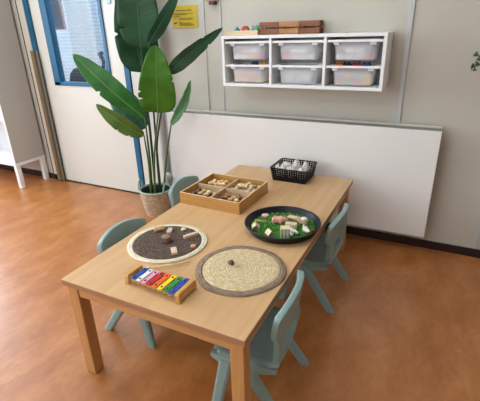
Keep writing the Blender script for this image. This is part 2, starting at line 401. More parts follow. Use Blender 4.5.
# ------------------------------------------------------------------ radiator
t = thing('radiator', 'long white flat-fronted radiator on the back wall behind the table', 'radiator', (-.55, 0, 0))
L = 1.87
b = MB(); b.box((0, -.12, .125), (L, -.104, .788), .002); b.build('front_panel', M['white_rad'], t)
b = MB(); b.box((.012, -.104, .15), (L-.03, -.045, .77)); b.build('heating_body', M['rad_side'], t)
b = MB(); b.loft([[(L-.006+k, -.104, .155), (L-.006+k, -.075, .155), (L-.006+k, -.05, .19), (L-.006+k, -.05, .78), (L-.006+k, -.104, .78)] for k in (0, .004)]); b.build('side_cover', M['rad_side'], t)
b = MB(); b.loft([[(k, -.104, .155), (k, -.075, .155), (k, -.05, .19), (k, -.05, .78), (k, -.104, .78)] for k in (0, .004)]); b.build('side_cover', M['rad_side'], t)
b = MB(); b.box((0, -.104, .782), (L-.004, -.05, .786)); 
for k in range(46): b.box((.02+k*.04, -.1, .786), (.044+k*.04, -.056, .789))
b.build('top_grille', mat('grille_grey', (150, 150, 142), .4), t)
b = MB(); b.box((0, -.05, .79), (L-.002, -.034, .803), .002); b.build('top_rail', mat('rail_cream', (206, 203, 190), .4), t)
for x in (.25, .95, 1.6):
    b = MB(); b.box((x, -.045, .3), (x+.04, 0, .7)); b.build('wall_bracket', M['rad_side'], t)
t = thing('heating_pipe', 'pale vertical heating pipe beside the left end of the radiator', 'pipe', (-.655, -.05, 0))
b = MB(); b.tube([(0, 0, 0), (0, 0, H)], .03, 16); b.build('riser', M['pipe'], t)
b = MB(); b.tube([(.0, 0, .16), (.03, -.03, .16), (.099, -.03, .16)], .011); b.build('branch', M['pipe'], t)
tv = thing('radiator_valve', 'white thermostat knob at the lower left corner of the radiator', 'valve', (-.601, -.118, .262), -1.0)
b = MB(); b.lathe([(0, -.04), (.022, -.04), (.03, -.026), (.034, 0), (.032, .022), (.022, .034), (0, .036)], 20); b.build('knob', mat('valve_white', (206, 222, 220), .4), tv)
b = MB(); b.tube([(0, .0, -.01), (0.0, .06, -.03)], .012); b.build('stem', M['brass'], tv)

# ------------------------------------------------------------------ table
TH = .475; TX0, TX1, TY0, TY1 = .09, .878, -1.722, -.207
t = thing('classroom_table', 'low rectangular beech table on square legs in the middle of the room', 'table', ((TX0+TX1)/2, (TY0+TY1)/2, 0))
hx, hy = (TX1-TX0)/2, (TY1-TY0)/2
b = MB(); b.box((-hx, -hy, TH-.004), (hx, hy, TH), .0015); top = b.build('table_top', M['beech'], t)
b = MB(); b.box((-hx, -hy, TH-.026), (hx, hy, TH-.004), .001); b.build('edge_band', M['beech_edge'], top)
for sx in (-1, 1):
    for sy in (-1, 1):
        x, y = sx*(hx-.037), sy*(hy-.037)
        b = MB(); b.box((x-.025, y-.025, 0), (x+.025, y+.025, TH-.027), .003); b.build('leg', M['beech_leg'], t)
for s in (-1, 1):
    b = MB(); b.box((-hx+.063, s*(hy-.028)-.01, TH-.075), (hx-.063, s*(hy-.028)+.01, TH-.027), .001); b.build('apron', wood('beech_apron', (192, 140, 86), (206, 156, 102), (3, 30, 30)) if s < 0 else M['beech_leg'], t)
    b = MB(); b.box((s*(hx-.028)-.01, -hy+.063, TH-.075), (s*(hx-.028)+.01, hy-.063, TH-.027), .001); b.build('apron', M['beech'], t)

# ------------------------------------------------------------------ chairs (front = +x)
def chair_proto():
    root = thing('child_chair', '', 'chair')
    # seat shell: dished grid with thickness
    bm = bmesh.new(); nx, ny = 12, 12; g = []
    def seatp(i, j, low):
        s = i/nx; u = -1+2*j/ny
        x = -.115+s*.275
        hw = .158 if s < .8 else .158-.02*((s-.8)/.2)**2
        z = .268-.012*math.cos(u*PI/2)*math.sin(s*PI)-.022*max(0, (s-.75)/.25)**2+.018*max(0, (.2-s)/.2)**2
        x -= .016*abs(u)**3 if s > .85 else 0
        if low: z -= .012+(.030 if abs(u) > .99 or i in (0, nx) else .012)*0
        return (x, u*hw, z)
    T = [[bm.verts.new(seatp(i, j, 0)) for j in range(ny+1)] for i in range(nx+1)]
    Bt = [[bm.verts.new(seatp(i, j, 1)) for j in range(ny+1)] for i in range(nx+1)]
    for i in range(nx):
        for j in range(ny):
            f = bm.faces.new((T[i][j], T[i+1][j], T[i+1][j+1], T[i][j+1])); f.smooth = True
            f = bm.faces.new((Bt[i][j], Bt[i][j+1], Bt[i+1][j+1], Bt[i+1][j])); f.smooth = True
    rim = [(i, 0) for i in range(nx)]+[(nx, j) for j in range(ny)]+[(i, ny) for i in range(nx, 0, -1)]+[(0, j) for j in range(ny, 0, -1)]
    for a, c in zip(rim, rim[1:]+rim[:1]):
        bm.faces.new((T[a[0]][a[1]], Bt[a[0]][a[1]], Bt[c[0]][c[1]], T[c[0]][c[1]]))
    # side skirts that carry the legs
    mb = MB(); mb.merge(bm)
    for s in (-1, 1):
        mb.loft([[(x, s*.148-.012, .256), (x, s*.148+.012, .256), (x, s*.148+.010, z), (x, s*.148-.010, z)] for x, z in ((-.105, .236), (-.03, .212), (.03, .205), (.1, .210), (.145, .238))])
    bmesh.ops.recalc_face_normals(mb.bm, faces=mb.bm.faces)
    mb.build('seat', M['chair'], root)
    # backrest: curved panel on two uprights, grip slot under it
    rows = [(.262, .142), (.288, .140), (.332, .138), (.368, .138), (.377, .153), (.395, .155), (.42, .156), (.445, .156), (.477, .156), (.496, .153), (.505, .146)]
    nu = 16; bm = bmesh.new(); g = []
    for z, hw in rows:
        r = []
        for k in range(nu+1):
            u = -1+2*k/nu; y = u*hw
            t0 = (z-.26)/.24
            zz = z-(.026*u*u*max(0, t0-.55)/.45 if t0 > .55 else 0)
            x = -.108-.014*t0-.012*t0*t0+1.15*y*y*(.35+.65*min(1, t0*1.6))
            r.append(bm.verts.new((x, y, zz)))
        g.append(r)
    for i in range(len(rows)-1):
        for k in range(nu):
            u = -1+2*(k+.5)/nu
            if 1 <= i <= 2 and abs(u) < .68: continue
            f = bm.faces.new((g[i][k], g[i][k+1], g[i+1][k+1], g[i+1][k])); f.smooth = True
    bmesh.ops.recalc_face_normals(bm, faces=bm.faces)
    mb = MB(); mb.merge(bm); o = mb.build('backrest', M['chair'], root)
    md = o.modifiers.new('solid', 'SOLIDIFY'); md.thickness = .024; md.offset = 0
    md = o.modifiers.new('bev', 'BEVEL'); md.width = .006; md.segments = 2; md.limit_method = 'ANGLE'; md.angle_limit = .9
    # splayed legs
    for s in (-1, 1):
        for (xt, xb, zt) in ((.085, .132, .235), (.02, -.138, .235)):
            mb = MB(); rr = []
            for q in (0, .5, 1):
                z = zt*(1-q); x = xt+(xb-xt)*q; y = s*(.148+.012*q); a, c = .026-.005*q, .016-.003*q
                if q == 1: z = 0
                rr.append([(x-a, y-c*.6, z), (x-a*.6, y-c, z), (x+a*.6, y-c, z), (x+a, y-c*.6, z), (x+a, y+c*.6, z), (x+a*.6, y+c, z), (x-a*.6, y+c, z), (x-a, y+c*.6, z)])
            mb.loft(rr); mb.build('leg', M['chair'], root)
    return root
CH = chair_proto(); GC = 'chairs around the table'
spots = [((.812, -1.445, 0), PI+.08, 'pale sage plastic child chair nearest the camera on the right, below the straw mat'),
         ((.813, -.728, 0), PI-.02, 'pale sage plastic child chair on the right beside the dark tray'),
         ((.137, -1.31, 0), -.02, 'pale sage plastic child chair on the left beside the dark brown mat'),
         ((.055, -.665, 0), .03, 'pale sage plastic child chair next to the potted plant')]
for i, (loc, rz, lab) in enumerate(spots):
    o = CH if i == 0 else copy_tree(CH)
    put(o, loc, (0, 0, rz)); tag(o, lab, 'chair', GC)

# ------------------------------------------------------------------ woven mats
def mat_thing(label, loc, ro, ri, mc, mo, ph, amp, rz=0):
    t = thing('woven_mat', label, 'mat', loc, rz)
    rf = lambda a: 1+amp*math.sin(3*a+ph)+amp*.7*math.sin(6*a+ph*2)+amp*.5*math.cos(2*a)
    n = 72
    b = MB(); b.lathe([(0, 0), (ri, 0), (ri, .0055), (ri-.004, .0065)]+[(ri*q, .0065) for q in (.8, .6, .4, .2)]+[(0, .0065)], n, rfun=rf); b.build('centre', mc, t)
    b = MB(); b.lathe([(ri, 0), (ro-.002, 0), (ro, .003), (ro-.003, .0068), (ri+.003, .0068), (ri, .0055), (ri, 0)], n, rfun=rf); b.build('border', mo, t)
    return t
mat_thing('round dark brown woven mat with a cream border', (.299, -1.318, TH), .177, .152, M['wovendark'], M['wovencream'], .3, .004)
mat_thing('round straw woven mat with a taupe border at the front of the table', (.692, -1.378, TH), .178, .150, M['wovenstraw'], M['woventaupe'], 1.0, .011, .1)

ZD = TH+.0066
GD = 'loose wooden pieces on the dark mat'
def piece(name, mb, m, label, cat, loc, rz=0, group=None):
    o = mb.build(name, m); put(o, loc, (0, 0, rz)); return tag(o, label, cat, group)
mb = MB(); mb.lathe([(0, -.023), (.0105, -.023), (.012, -.020), (.012, .020), (.0105, .023), (0, .023)], 18, M=Matrix.Translation((0, 0, .012)) @ Matrix.Rotation(PI/2, 4, 'Y'))
piece('wooden_roller', mb, M['tanwood'], 'pale wooden cylinder lying at the back left of the dark mat', 'wooden block', (.204, -1.252, ZD), .87, GD)
mb = MB(); mb.box((-.011, -.022, 0), (.011, .022, .011), .002); piece('wooden_block', mb, M['pinkwood'], 'flat pale block behind the dark stump on the mat', 'wooden block', (.253, -1.237, ZD), .42, GD)
t = thing('wood_stump', 'dark round bark stump in the middle of the dark mat', 'wooden block', (.297, -1.322, ZD), 0, GD)
mb = MB(); mb.lathe([(.0, 0), (.022, 0), (.0228, .002), (.022, .027), (.0, .027)], 24); mb.build('bark', M['log'], t)
mb = MB(); mb.lathe([(0, .027), (.0212, .027), (.0206, .0282), (0, .0286)], 24); mb.build('cut_face', M['logend'], t)
mb = MB(); mb.lathe([(0, 0), (.0115, 0), (.0125, .003), (.0125, .007), (.010, .009), (0, .0095)], 22); piece('wooden_disc', mb, M['cream'], 'cream wooden disc at the back edge of the dark mat', 'wooden block', (.303, -1.197, ZD), 0, GD)
mb = MB(); mb.box((-.034, -.009, 0), (.034, .009, .013), .002); piece('wooden_plank', mb, M['pinkwood'], 'long thin pale plank on the right of the dark mat', 'wooden block', (.369, -1.237, ZD), 1.05, GD)
mb = MB(); mb.lathe([(0, 0), (.0115, 0), (.0125, .003), (.0125, .007), (.010, .009), (0, .0095)], 22); piece('wooden_disc', mb, mat('terracotta_wood', (206, 150, 116), .6), 'reddish wooden disc at the right edge of the dark mat', 'wooden block', (.432, -1.313, ZD), 0, GD)
mb = MB(); mb.box((-.0125, -.025, 0), (.0125, .025, .012), .002); piece('wooden_block', mb, M['pinkwood'], 'flat pale block at the front of the dark mat', 'wooden block', (.381, -1.383, ZD), .72, GD)
t = thing('acorn', 'small brown acorn lying on the straw mat', 'acorn', (.646, -1.37, ZD))
mb = MB(); mb.lathe([(0, -.016), (.005, -.014), (.009, -.006), (.0095, .002), (0, .003)], 14, M=Matrix.Translation((0, 0, .010)) @ Matrix.Rotation(1.3, 4, 'Y')); mb.build('nut', M['brownwood'], t)
mb = MB(); mb.lathe([(.0, .0035), (.0108, .0015), (.011, .005), (.007, .010), (.0015, .012), (.0012, .017), (0, .017)], 14, M=Matrix.Translation((0, 0, .010)) @ Matrix.Rotation(1.3, 4, 'Y')); mb.build('cap', M['log'], t)

# ------------------------------------------------------------------ xylophone
t = thing('xylophone', 'small wooden xylophone with eight coloured bars at the front of the table', 'xylophone', (.471, -1.603, TH), -.035)
def endblock(x, w, d, y):
    mb = MB(); prof = [(-d/2, 0), (-d/2+.008, 0), (-d/2+.012, .008), (-d/2+.022, .010), (d/2-.022, .010), (d/2-.012, .008), (d/2-.008, 0), (d/2, 0), (d/2, .034), (d/2-.006, .041), (-d/2+.006, .041), (-d/2, .034)]
    mb.loft([[(x-w/2, y+a, z) for a, z in prof], [(x+w/2, y+a, z) for a, z in prof]]); o = mb.build('end_block', M['xylowood'], t)
    md = o.modifiers.new('bev', 'BEVEL'); md.width = .002; md.segments = 2; md.limit_method = 'ANGLE'
endblock(-.121, .018, .084, 0); endblock(.121, .018, .106, 0)
for s in (-1, 1):
    mb = MB(); y0, y1 = s*.026, s*.034
    mb.loft([[(-.112, y0-.006, .014), (-.112, y0+.006, .014), (-.112, y0+.006, .027), (-.112, y0-.006, .027)], [(.112, y1-.006, .014), (.112, y1+.006, .014), (.112, y1+.006, .027), (.112, y1-.006, .027)]])
    for k in range(9):
        x = -.1+k*.025; y = y0+(y1-y0)*(x+.112)/.224
        mb.box((x-.004, y-.006, .009), (x+.004, y+.006, .014))
    mb.build('rail', M['xylowood'], t)
for k, c in enumerate(('blue2', 'xwhite', 'pink', 'red', 'orange2', 'yellow', 'green', 'blue2')):
    x = -.0915+k*.0261; hl = .040+.0017*k
    mb = MB(); mb.box((x-.0098, -hl, .0295), (x+.0098, hl, .0325), .0008)
    br = mb.build('bar', M[c], t, ('dark blue bar', 'white bar', 'pink bar', 'red bar', 'orange bar', 'yellow bar', 'green bar', 'long blue bar')[k])
    for s in (-1, 1):
        mb = MB(); mb.lathe([(0, .0325), (.0036, .0325), (.0036, .034), (.002, .0355), (0, .0358)], 10, c=(x, s*(.027+.001*k), 0)); mb.build('screw', M['black'], br)
    mb = MB(); mb.box((x-.005, -.03-.0008*k, .027), (x+.005, .03+.0008*k, .0294)); mb.build('felt_pad', M['xylowood'], br)
t = thing('mallet', 'thin wooden mallet with a round head behind the xylophone', 'mallet', (.365, -1.533, TH+.0095), .715)
mb = MB(); mb.lathe([(0, -.0095)]+[(.0095*math.cos(a), .0095*math.sin(a)) for a in [(-1.3+.325*k) for k in range(9)]]+[(0, .0095)], 16); mb.build('head', M['cream'], t)
mb = MB(); mb.tube([(.006, 0, 0), (.165, 0, .0005)], .0032, 8); mb.build('stick', M['peg'], t)

# ------------------------------------------------------------------ four-compartment sorting box
SBX, SBY, SRZ = .286, -.757, -.03
t = thing('sorting_box', 'square wooden box divided into four compartments', 'box', (SBX, SBY, TH), SRZ)
W2, D2, HB = .184, .172, .064
mb = MB(); mb.box((-W2+.008, -D2+.008, .0), (W2-.008, D2-.008, .006)); mb.build('base', M['ply_in'], t)
for lo, hi in (((-W2, -D2, 0), (W2, -D2+.008, HB)), ((-W2, D2-.008, 0), (W2, D2, HB)), ((-W2, -D2+.008, 0), (-W2+.008, D2-.008, HB)), ((W2-.008, -D2+.008, 0), (W2, D2-.008, HB))):
    mb = MB(); mb.box(lo, hi, .001); o = mb.build('side', M['oak'], t)
    mb = MB(); mb.box((lo[0]+.0008, lo[1]+.0008, HB), (hi[0]-.0008, hi[1]-.0008, HB+.001)); mb.build('edge', M['ply_edge'], o)
mb = MB(); mb.box((-.004, -D2+.008, .006), (.004, D2-.008, HB-.006)); mb.build('divider', M['ply_in'], t)
mb = MB(); mb.box((-W2+.008, -.004, .006), (-.004, .004, HB-.006)); mb.box((.004, -.004, .006), (W2-.008, .004, HB-.006)); mb.build('divider', M['ply_in'], t)
def protos():
    P = {}
    def disc():
        mb = MB(); mb.lathe([(0, 0), (.013, 0), (.0145, .003), (.0145, .007), (.012, .009), (0, .009)], 14); return mb
    def peg():
        mb = MB(); mb.lathe([(0, 0), (.008, 0), (.009, .003), (.0065, .012), (.006, .015), (.0105, .018), (.0115, .023), (.008, .029), (0, .031)], 14, M=Matrix.Translation((-.015, 0, .0112)) @ Matrix.Rotation(PI/2, 4, 'Y')); return mb
    def chunk():
        mb = MB(); t = bmesh.new(); bmesh.ops.create_icosphere(t, subdivisions=2, radius=.012)
        for v in t.verts:
            v.co *= 1+.35*noise.noise(v.co*120); v.co.z *= .75; v.co.x *= 1.25
        for f in t.faces: f.smooth = True
        z = min(v.co.z for v in t.verts)
        for v in t.verts: v.co.z -= z
        mb.merge(t); return mb
    def slab():
        mb = MB(); mb.box((-.019, -.009, 0), (.019, .009, .012), .0025); return mb
    return dict(disc=disc, peg=peg, chunk=chunk, slab=slab)
PR = protos(); meshes = {}
def small(kind, m, name, label, cat, loc, rot, group, s=1):
    key = (kind, m.name)
    if key not in meshes:
        o = PR[kind]().build(name, m); meshes[key] = o
    else:
        o = meshes[key].copy(); o.name = name; COL.objects.link(o)
    put(o, loc, rot, s); return tag(o, label, cat, group)
comps = [(-.094, -.086, 'front left compartment of the sorting box', [('chunk', 'log', 'dark brown bark chunk', 'bark_chunk'), ('chunk', 'cream', 'cream wooden chunk', 'wooden_chunk'), ('chunk', 'tanwood', 'tan wooden chunk', 'wooden_chunk'), ('disc', 'log', 'dark wood disc', 'wooden_disc')]),
         (-.094, .086, 'back left compartment of the sorting box', [('slab', 'peg', 'pale slab block', 'wooden_block'), ('slab', 'tanwood', 'tan slab block', 'wooden_block')]),
         (.094, .086, 'back right compartment of the sorting box', [('peg', 'peg', 'pale mushroom peg', 'wooden_peg'), ('peg', 'cream', 'cream mushroom peg', 'wooden_peg'), ('disc', 'tanwood', 'tan wood disc', 'wooden_disc')]),
         (.094, -.086, 'front right compartment of the sorting box', [('disc', 'tanwood', 'tan wood disc', 'wooden_disc'), ('slab', 'brownwood', 'brown slab block', 'wooden_block'), ('chunk', 'peg', 'pale wooden chunk', 'wooden_chunk'), ('peg', 'brownwood', 'brown wooden peg', 'wooden_peg')])]
R = Matrix.Rotation(SRZ, 4, 'Z')
for cx, cy, where, kinds in comps:
    cells = [(i, j) for i in range(4) for j in range(4)]
    random.shuffle(cells)
    for k, (i, j) in enumerate(cells):
        kind, mm, lab, nm = random.choice(kinds)
        p = V((cx-.056+i*.0375+random.uniform(-.003, .003), cy-.05+j*.0335+random.uniform(-.003, .003), .0062))
        q = R @ p
        small(kind, M[mm], nm, '%s in the %s' % (lab, where), 'wooden piece', (SBX+q.x, SBY+q.y, TH+q.z), (0, 0, random.uniform(-.6, .6)), '%s pieces in the %s' % (lab, where), random.uniform(1.0, 1.22))
    dz = .016 if kinds[0][0] != 'peg' else .020
    for lay, (nx_, ny_) in enumerate(((4, 3), (3, 2))):      # upper layers resting on the first
        for k in range(nx_*ny_):
            kind, mm, lab, nm = random.choice(kinds)
            p = V((cx+(k % nx_-(nx_-1)/2)*.036+random.uniform(-.004, .004), cy+(k//nx_-(ny_-1)/2)*.034+random.uniform(-.004, .004), .0062+dz*(lay+1)))
            q = R @ p
            small(kind, M[mm], nm, '%s in the %s' % (lab, where), 'wooden piece', (SBX+q.x, SBY+q.y, TH+q.z), (random.uniform(-.15, .15), random.uniform(-.12, .12), random.uniform(0, 3)), '%s pieces in the %s' % (lab, where), 1.05)

# ------------------------------------------------------------------ black perforated basket with white yarn bundles
BX, BY = .530, -.305
t = thing('plastic_basket', 'black perforated plastic basket at the back of the table', 'basket', (BX, BY, TH), 0)
wb, db, hb = .208, .185, .082
def wallgrid(mb, p0, p1, q0, q1, nu, nv, skip=None):
    """lattice wall between bottom edge p0-p1 and top edge q0-q1"""
    p0, p1, q0, q1 = map(V, (p0, p1, q0, q1)); tb = bmesh.new()
    us = [0]; vs = [0]
    for k in range(nu): us += [(k+.24)/nu, (k+.76)/nu] 
    us.append(1)
    for k in range(nv): vs += [(k+.24)/nv, (k+.76)/nv]
    vs.append(1)
    pt = lambda u, v: (p0.lerp(p1, u)).lerp(q0.lerp(q1, u), v)
    g = [[tb.verts.new(pt(u, v)) for u in us] for v in vs]
    for j in range(len(vs)-1):
        for i in range(len(us)-1):
            if i % 2 == 1 and j % 2 == 1: continue
            if skip and skip((us[i]+us[i+1])/2, (vs[j]+vs[j+1])/2): continue
            tb.faces.new((g[j][i], g[j][i+1], g[j+1][i+1], g[j+1][i]))
    mb.merge(tb)
mb = MB(); bw, bd, tw, td = wb/2, db/2, wb/2+.012, db/2+.012
B4 = [(-bw, -bd, .004), (bw, -bd, .004), (bw, bd, .004), (-bw, bd, .004)]; T4 = [(-tw, -td, hb), (tw, -td, hb), (tw, td, hb), (-tw, td, hb)]
for k in range(4):
    sk = (lambda u, v: .34 < u < .66 and .60 < v < .86) if k % 2 == 1 else None
    wallgrid(mb, B4[k], B4[(k+1) % 4], T4[k], T4[(k+1) % 4], 15 if k % 2 == 0 else 13, 6, sk)
bmesh.ops.remove_doubles(mb.bm, verts=mb.bm.verts, dist=.0002); bmesh.ops.recalc_face_normals(mb.bm, faces=mb.bm.faces)
o = mb.build('lattice_wall', M['basket_black'], t); md = o.modifiers.new('s', 'SOLIDIFY'); md.thickness = .0025
mb = MB(); mb.box((-bw, -bd, 0), (bw, bd, .004), .0015); mb.build('base', M['basket_black'], t)
mb = MB(); mb.loft([rrect(2*tw-.006, 2*td-.006, .012, hb-.003), rrect(2*tw+.012, 2*td+.012, .02, hb-.003), rrect(2*tw+.012, 2*td+.012, .02, hb+.003), rrect(2*tw-.006, 2*td-.006, .012, hb+.003), rrect(2*tw-.006, 2*td-.006, .012, hb-.003)], False, False); mb.build('rim', M['basket_black'], t)
def bundle(seed, sx, sy, sz, peak):
    mb = MB(); tb = bmesh.new(); bmesh.ops.create_icosphere(tb, subdivisions=4, radius=1)
    for v in tb.verts:
        c = v.co.copy(); q = 1+.30*noise.noise(c*2.1+V((seed*7, 0, 0)))+.20*noise.noise(c*6+V((seed, 3, 0)))+.12*noise.noise(c*14+V((seed, 3, 5)))
        v.co = V((c.x*sx*q, c.y*sy*q, c.z*sz*q))
        if peak and c.z > .2: v.co.z += peak*(c.z-.2)**1.5; v.co.x *= 1-.45*c.z; v.co.y *= 1-.45*c.z
    for f in tb.faces: f.smooth = True
    mb.merge(tb); return mb
GB = 'white yarn bundles in the black basket'
for k, (x, y, z, s, pk, lab) in enumerate((
        (-.064, .040, .046, (.034, .038, .034), 0, 'crumpled white yarn bundle at the back left inside the black basket'),
        (.0, .046, .044, (.034, .034, .036), .040, 'white yarn bundle rising to a peak at the middle back of the black basket'),
        (.063, .036, .040, (.030, .033, .034), .040, 'white yarn bundle rising to a peak at the back right of the black basket'),
        (-.064, -.043, .046, (.034, .038, .034), 0, 'crumpled white yarn bundle at the front left inside the black basket'),
        (.002, -.042, .048, (.029, .040, .036), 0, 'crumpled white yarn bundle at the middle front inside the black basket'),
        (.066, -.043, .046, (.032, .038, .036), 0, 'crumpled white yarn bundle at the front right inside the black basket'))):
    o = bundle(k+1, *s, pk).build('yarn_bundle', M['cloth']); put(o, (BX+x, BY+y, TH+z)); tag(o, lab, 'yarn', GB)

# ------------------------------------------------------------------ tray with grass and toy farm
TRX, TRY = .717, -.988
t = thing('round_tray', 'round dark plastic tray filled with green play grass', 'tray', (TRX, TRY, TH))
mb = MB(); mb.lathe([(0, 0), (.148, 0), (.156, .004), (.172, .033), (.177, .036), (.177, .039), (.170, .040), (.166, .036), (.152, .008), (.146, .005), (0, .005)], 64); mb.build('tray_body', M['tray'], t)
GZ = .011
mb = MB(); mb.lathe([(0, .0052), (.146, .0056), (.1515, .0085), (.147, GZ), (.1, GZ), (.05, GZ), (0, GZ)], 48); o = mb.build('grass_mat', M['grassbase']); put(o, (TRX, TRY, TH)); tag(o, 'green felt layer under the play grass in the tray', 'grass', kind='stuff')
mb = MB(); bm = mb.bm
for k in range(3800):
    r = .149*math.sqrt(random.random()); a = random.random()*2*PI; x, y = r*math.cos(a), r*math.sin(a)
    d = random.random()*2*PI; l = random.uniform(.004, .011); w = .0016; h = random.uniform(.002, .007)
    dx, dy = math.cos(d), math.sin(d)
    v = [bm.verts.new(p) for p in ((x-dy*w, y+dx*w, GZ-.001), (x+dy*w, y-dx*w, GZ-.001), (x+dx*l*.5+dy*w*.7, y+dy*l*.5-dx*w*.7, GZ+h), (x+dx*l, y+dy*l, GZ+h*.6), (x+dx*l*.5-dy*w*.7, y+dy*l*.5+dx*w*.7, GZ+h))]
    bm.faces.new((v[0], v[1], v[2], v[4])); bm.faces.new((v[4], v[2], v[3]))
o = mb.build('play_grass', M['grass']); put(o, (TRX, TRY, TH)); tag(o, 'short bright green play grass spread in the dark tray', 'grass', kind='stuff')
ZG = TH+GZ+.001
GT = 'toy farm pieces in the tray'
def skinned(name, verts, edges, m, parent=None, sub=2):
    me = bpy.data.meshes.new(name); me.from_pydata([v[0] for v in verts], edges, []); o = bpy.data.objects.new(name, me); COL.objects.link(o)
    me.materials.append(m)
    o.modifiers.new('skin', 'SKIN'); sv = me.skin_vertices[0].data
    for k, v in enumerate(verts):
        r = v[1]; sv[k].radius = (r, r) if isinstance(r, (int, float)) else r
    sv[0].use_root = True
    md = o.modifiers.new('sub', 'SUBSURF'); md.levels = sub; md.render_levels = sub
    for p in me.polygons: p.use_smooth = True
    o.modifiers['skin'].use_smooth_shade = True
    if parent: o.parent = parent
    return o
def quadruped(t, m, L, h, rb, head_r, leg_r, neck=.5, snout=.5, up=.0):
    """standing four-legged toy, head towards +x; feet at z=0"""
    vs = [((0, 0, h), rb), ((L*.30, 0, h), rb*.97), ((L*.46, 0, h+up*.4), rb*.72), ((L*.62, 0, h+rb*.15+up), head_r), ((L*.62+head_r*1.0*snout*2, 0, h-head_r*.25+up), head_r*.55),
          ((-L*.30, 0, h+.0), rb*.98), ((-L*.45, 0, h+.001), rb*.6)]
    es = [(0, 1), (1, 2), (2, 3), (3, 4), (0, 5), (5, 6)]
    for sx, base in ((1, 1), (-1, 5)):
        for s in (-1, 1):
            a = len(vs)
            vs.append(((sx*L*.30, s*rb*.55, h-rb*.75), leg_r*1.35)); vs.append(((sx*L*.30-.001, s*rb*.6, (h-rb*.75)*.5), leg_r)); vs.append(((sx*L*.31, s*rb*.6, leg_r*.6), leg_r*.9))
            es += [(base, a), (a, a+1), (a+1, a+2)]
    return skinned('body', vs, es, m, t)
# pig
t = thing('toy_pig', 'pink toy pig standing in the middle of the tray', 'toy animal', (.684, -.972, ZG), .28, GT)
quadruped(t, M['pig'], .058, .0245, .0165, .0125, .0042, snout=.7)
for s in (-1, 1):
    mb = MB(); mb.loft([[(.030, s*.008, .036), (.036, s*.012, .035), (.033, s*.012, .033)], [(.036, s*.010, .042), (.038, s*.012, .0415), (.037, s*.012, .041)]]); mb.build('ear', M['pig'], t)
mb = MB(); mb.tube([(-.028, 0, .028), (-.033, .002, .031), (-.035, 0, .028), (-.033, -.002, .027)], .0013, 6); mb.build('tail', M['pig'], t)
# lying cow behind the printed block
t = thing('toy_cow', 'white toy cow lying down behind the printed upright block', 'toy animal', (.768, -1.035, ZG), -.30, GT)
vs = [((0, 0, .013), .0145), ((.018, 0, .013), .0135), ((.030, 0, .016), .009), ((.040, 0, .015), .0085), ((.050, 0, .010), .005), ((-.018, 0, .013), .014), ((-.028, 0, .012), .009)]
es = [(0, 1), (1, 2), (2, 3), (3, 4), (0, 5), (5, 6)]
for bx, base in ((.016, 1), (-.02, 5)):
    for s in (-1, 1):
        a = len(vs); vs += [((bx+.003, s*.012, .008), .006), ((bx+.016, s*.016, .005), .0042), ((bx+.004, s*.019, .0042), .0038)]; es += [(base, a), (a, a+1), (a+1, a+2)]
skinned('body', vs, es, M['animal_white'], t)
mb = MB(); mb.lathe([(0, -.004), (.0045, -.003), (.0055, 0), (.0045, .003), (0, .004)], 12, c=(.052, 0, .011)); mb.build('muzzle', M['animal_brown'], t)
for s in (-1, 1):
    mb = MB(); mb.loft([[(.038, s*.007, .020), (.041, s*.008, .020), (.04, s*.008, .017)], [(.037, s*.015, .021), (.039, s*.0155, .0205), (.038, s*.015, .019)]]); mb.build('ear', M['animal_brown'], t)
# sheep / calf standing
t = thing('toy_sheep', 'tan and white toy sheep at the right side of the tray', 'toy animal', (.800, -.935, ZG), .05+PI, GT)
quadruped(t, M['animal_tan'], .050, .023, .0135, .0095, .0036, snout=.6, up=.004)
for s in (-1, 1):
    mb = MB(); mb.loft([[(.028, s*.006, .034), (.032, s*.007, .034), (.03, s*.007, .031)], [(.028, s*.013, .033), (.030, s*.0135, .033), (.029, s*.013, .0315)]]); mb.build('ear', M['animal_tan'], t)
mb = MB(); t2 = bmesh.new(); bmesh.ops.create_icosphere(t2, subdivisions=3, radius=.0125)
for v in t2.verts: v.co = V((v.co.x*1.2, v.co.y*1.05, v.co.z*.7))*(1+.08*noise.noise(v.co*300)); 
for f in t2.faces: f.smooth = True
bmesh.ops.translate(t2, vec=(-.004, 0, .032), verts=t2.verts); mb.merge(t2); mb.build('fleece', M['animal_white'], t)
# goose
t = thing('toy_goose', 'white toy goose with orange feet at the right edge of the grass', 'toy animal', (.838, -1.010, ZG), 2.5, GT)
skinned('body', [((0, 0, .016), .0125), ((.012, 0, .018), .0095), ((.017, 0, .028), .0052), ((.019, 0, .037), .0058), ((-.014, 0, .017), .009), ((-.026, 0, .020), .003)], [(0, 1), (1, 2), (2, 3), (0, 4), (4, 5)], M['animal_white'], t)
mb = MB(); mb.loft([[(.023, -.002, .0375), (.023, .002, .0375), (.023, .002, .0345), (.023, -.002, .0345)], [(.031, -.0008, .0355), (.031, .0008, .0355), (.031, .0008, .0345), (.031, -.0008, .0345)]]); mb.build('beak', M['orange'], t)
for s in (-1, 1):
    mb = MB(); mb.tube([(.0, s*.005, .010), (.001, s*.005, .001)], .0015, 6); mb.box((-.002, s*.005-.004, 0), (.009, s*.005+.004, .0015)); mb.build('foot', M['orange'], t)
mb = MB(); mb.lathe([(0, -.014), (.0035, -.012), (.006, .008), (.004, .013), (0, .014)], 12, M=Matrix.Translation((0, 0, .006)) @ Matrix.Rotation(PI/2, 4, 'Y')); piece('toy_carrot', mb, M['orange'], 'orange toy carrot at the right rim of the tray beside the goose', 'toy food', (.858, -.985, ZG), .9, GT)
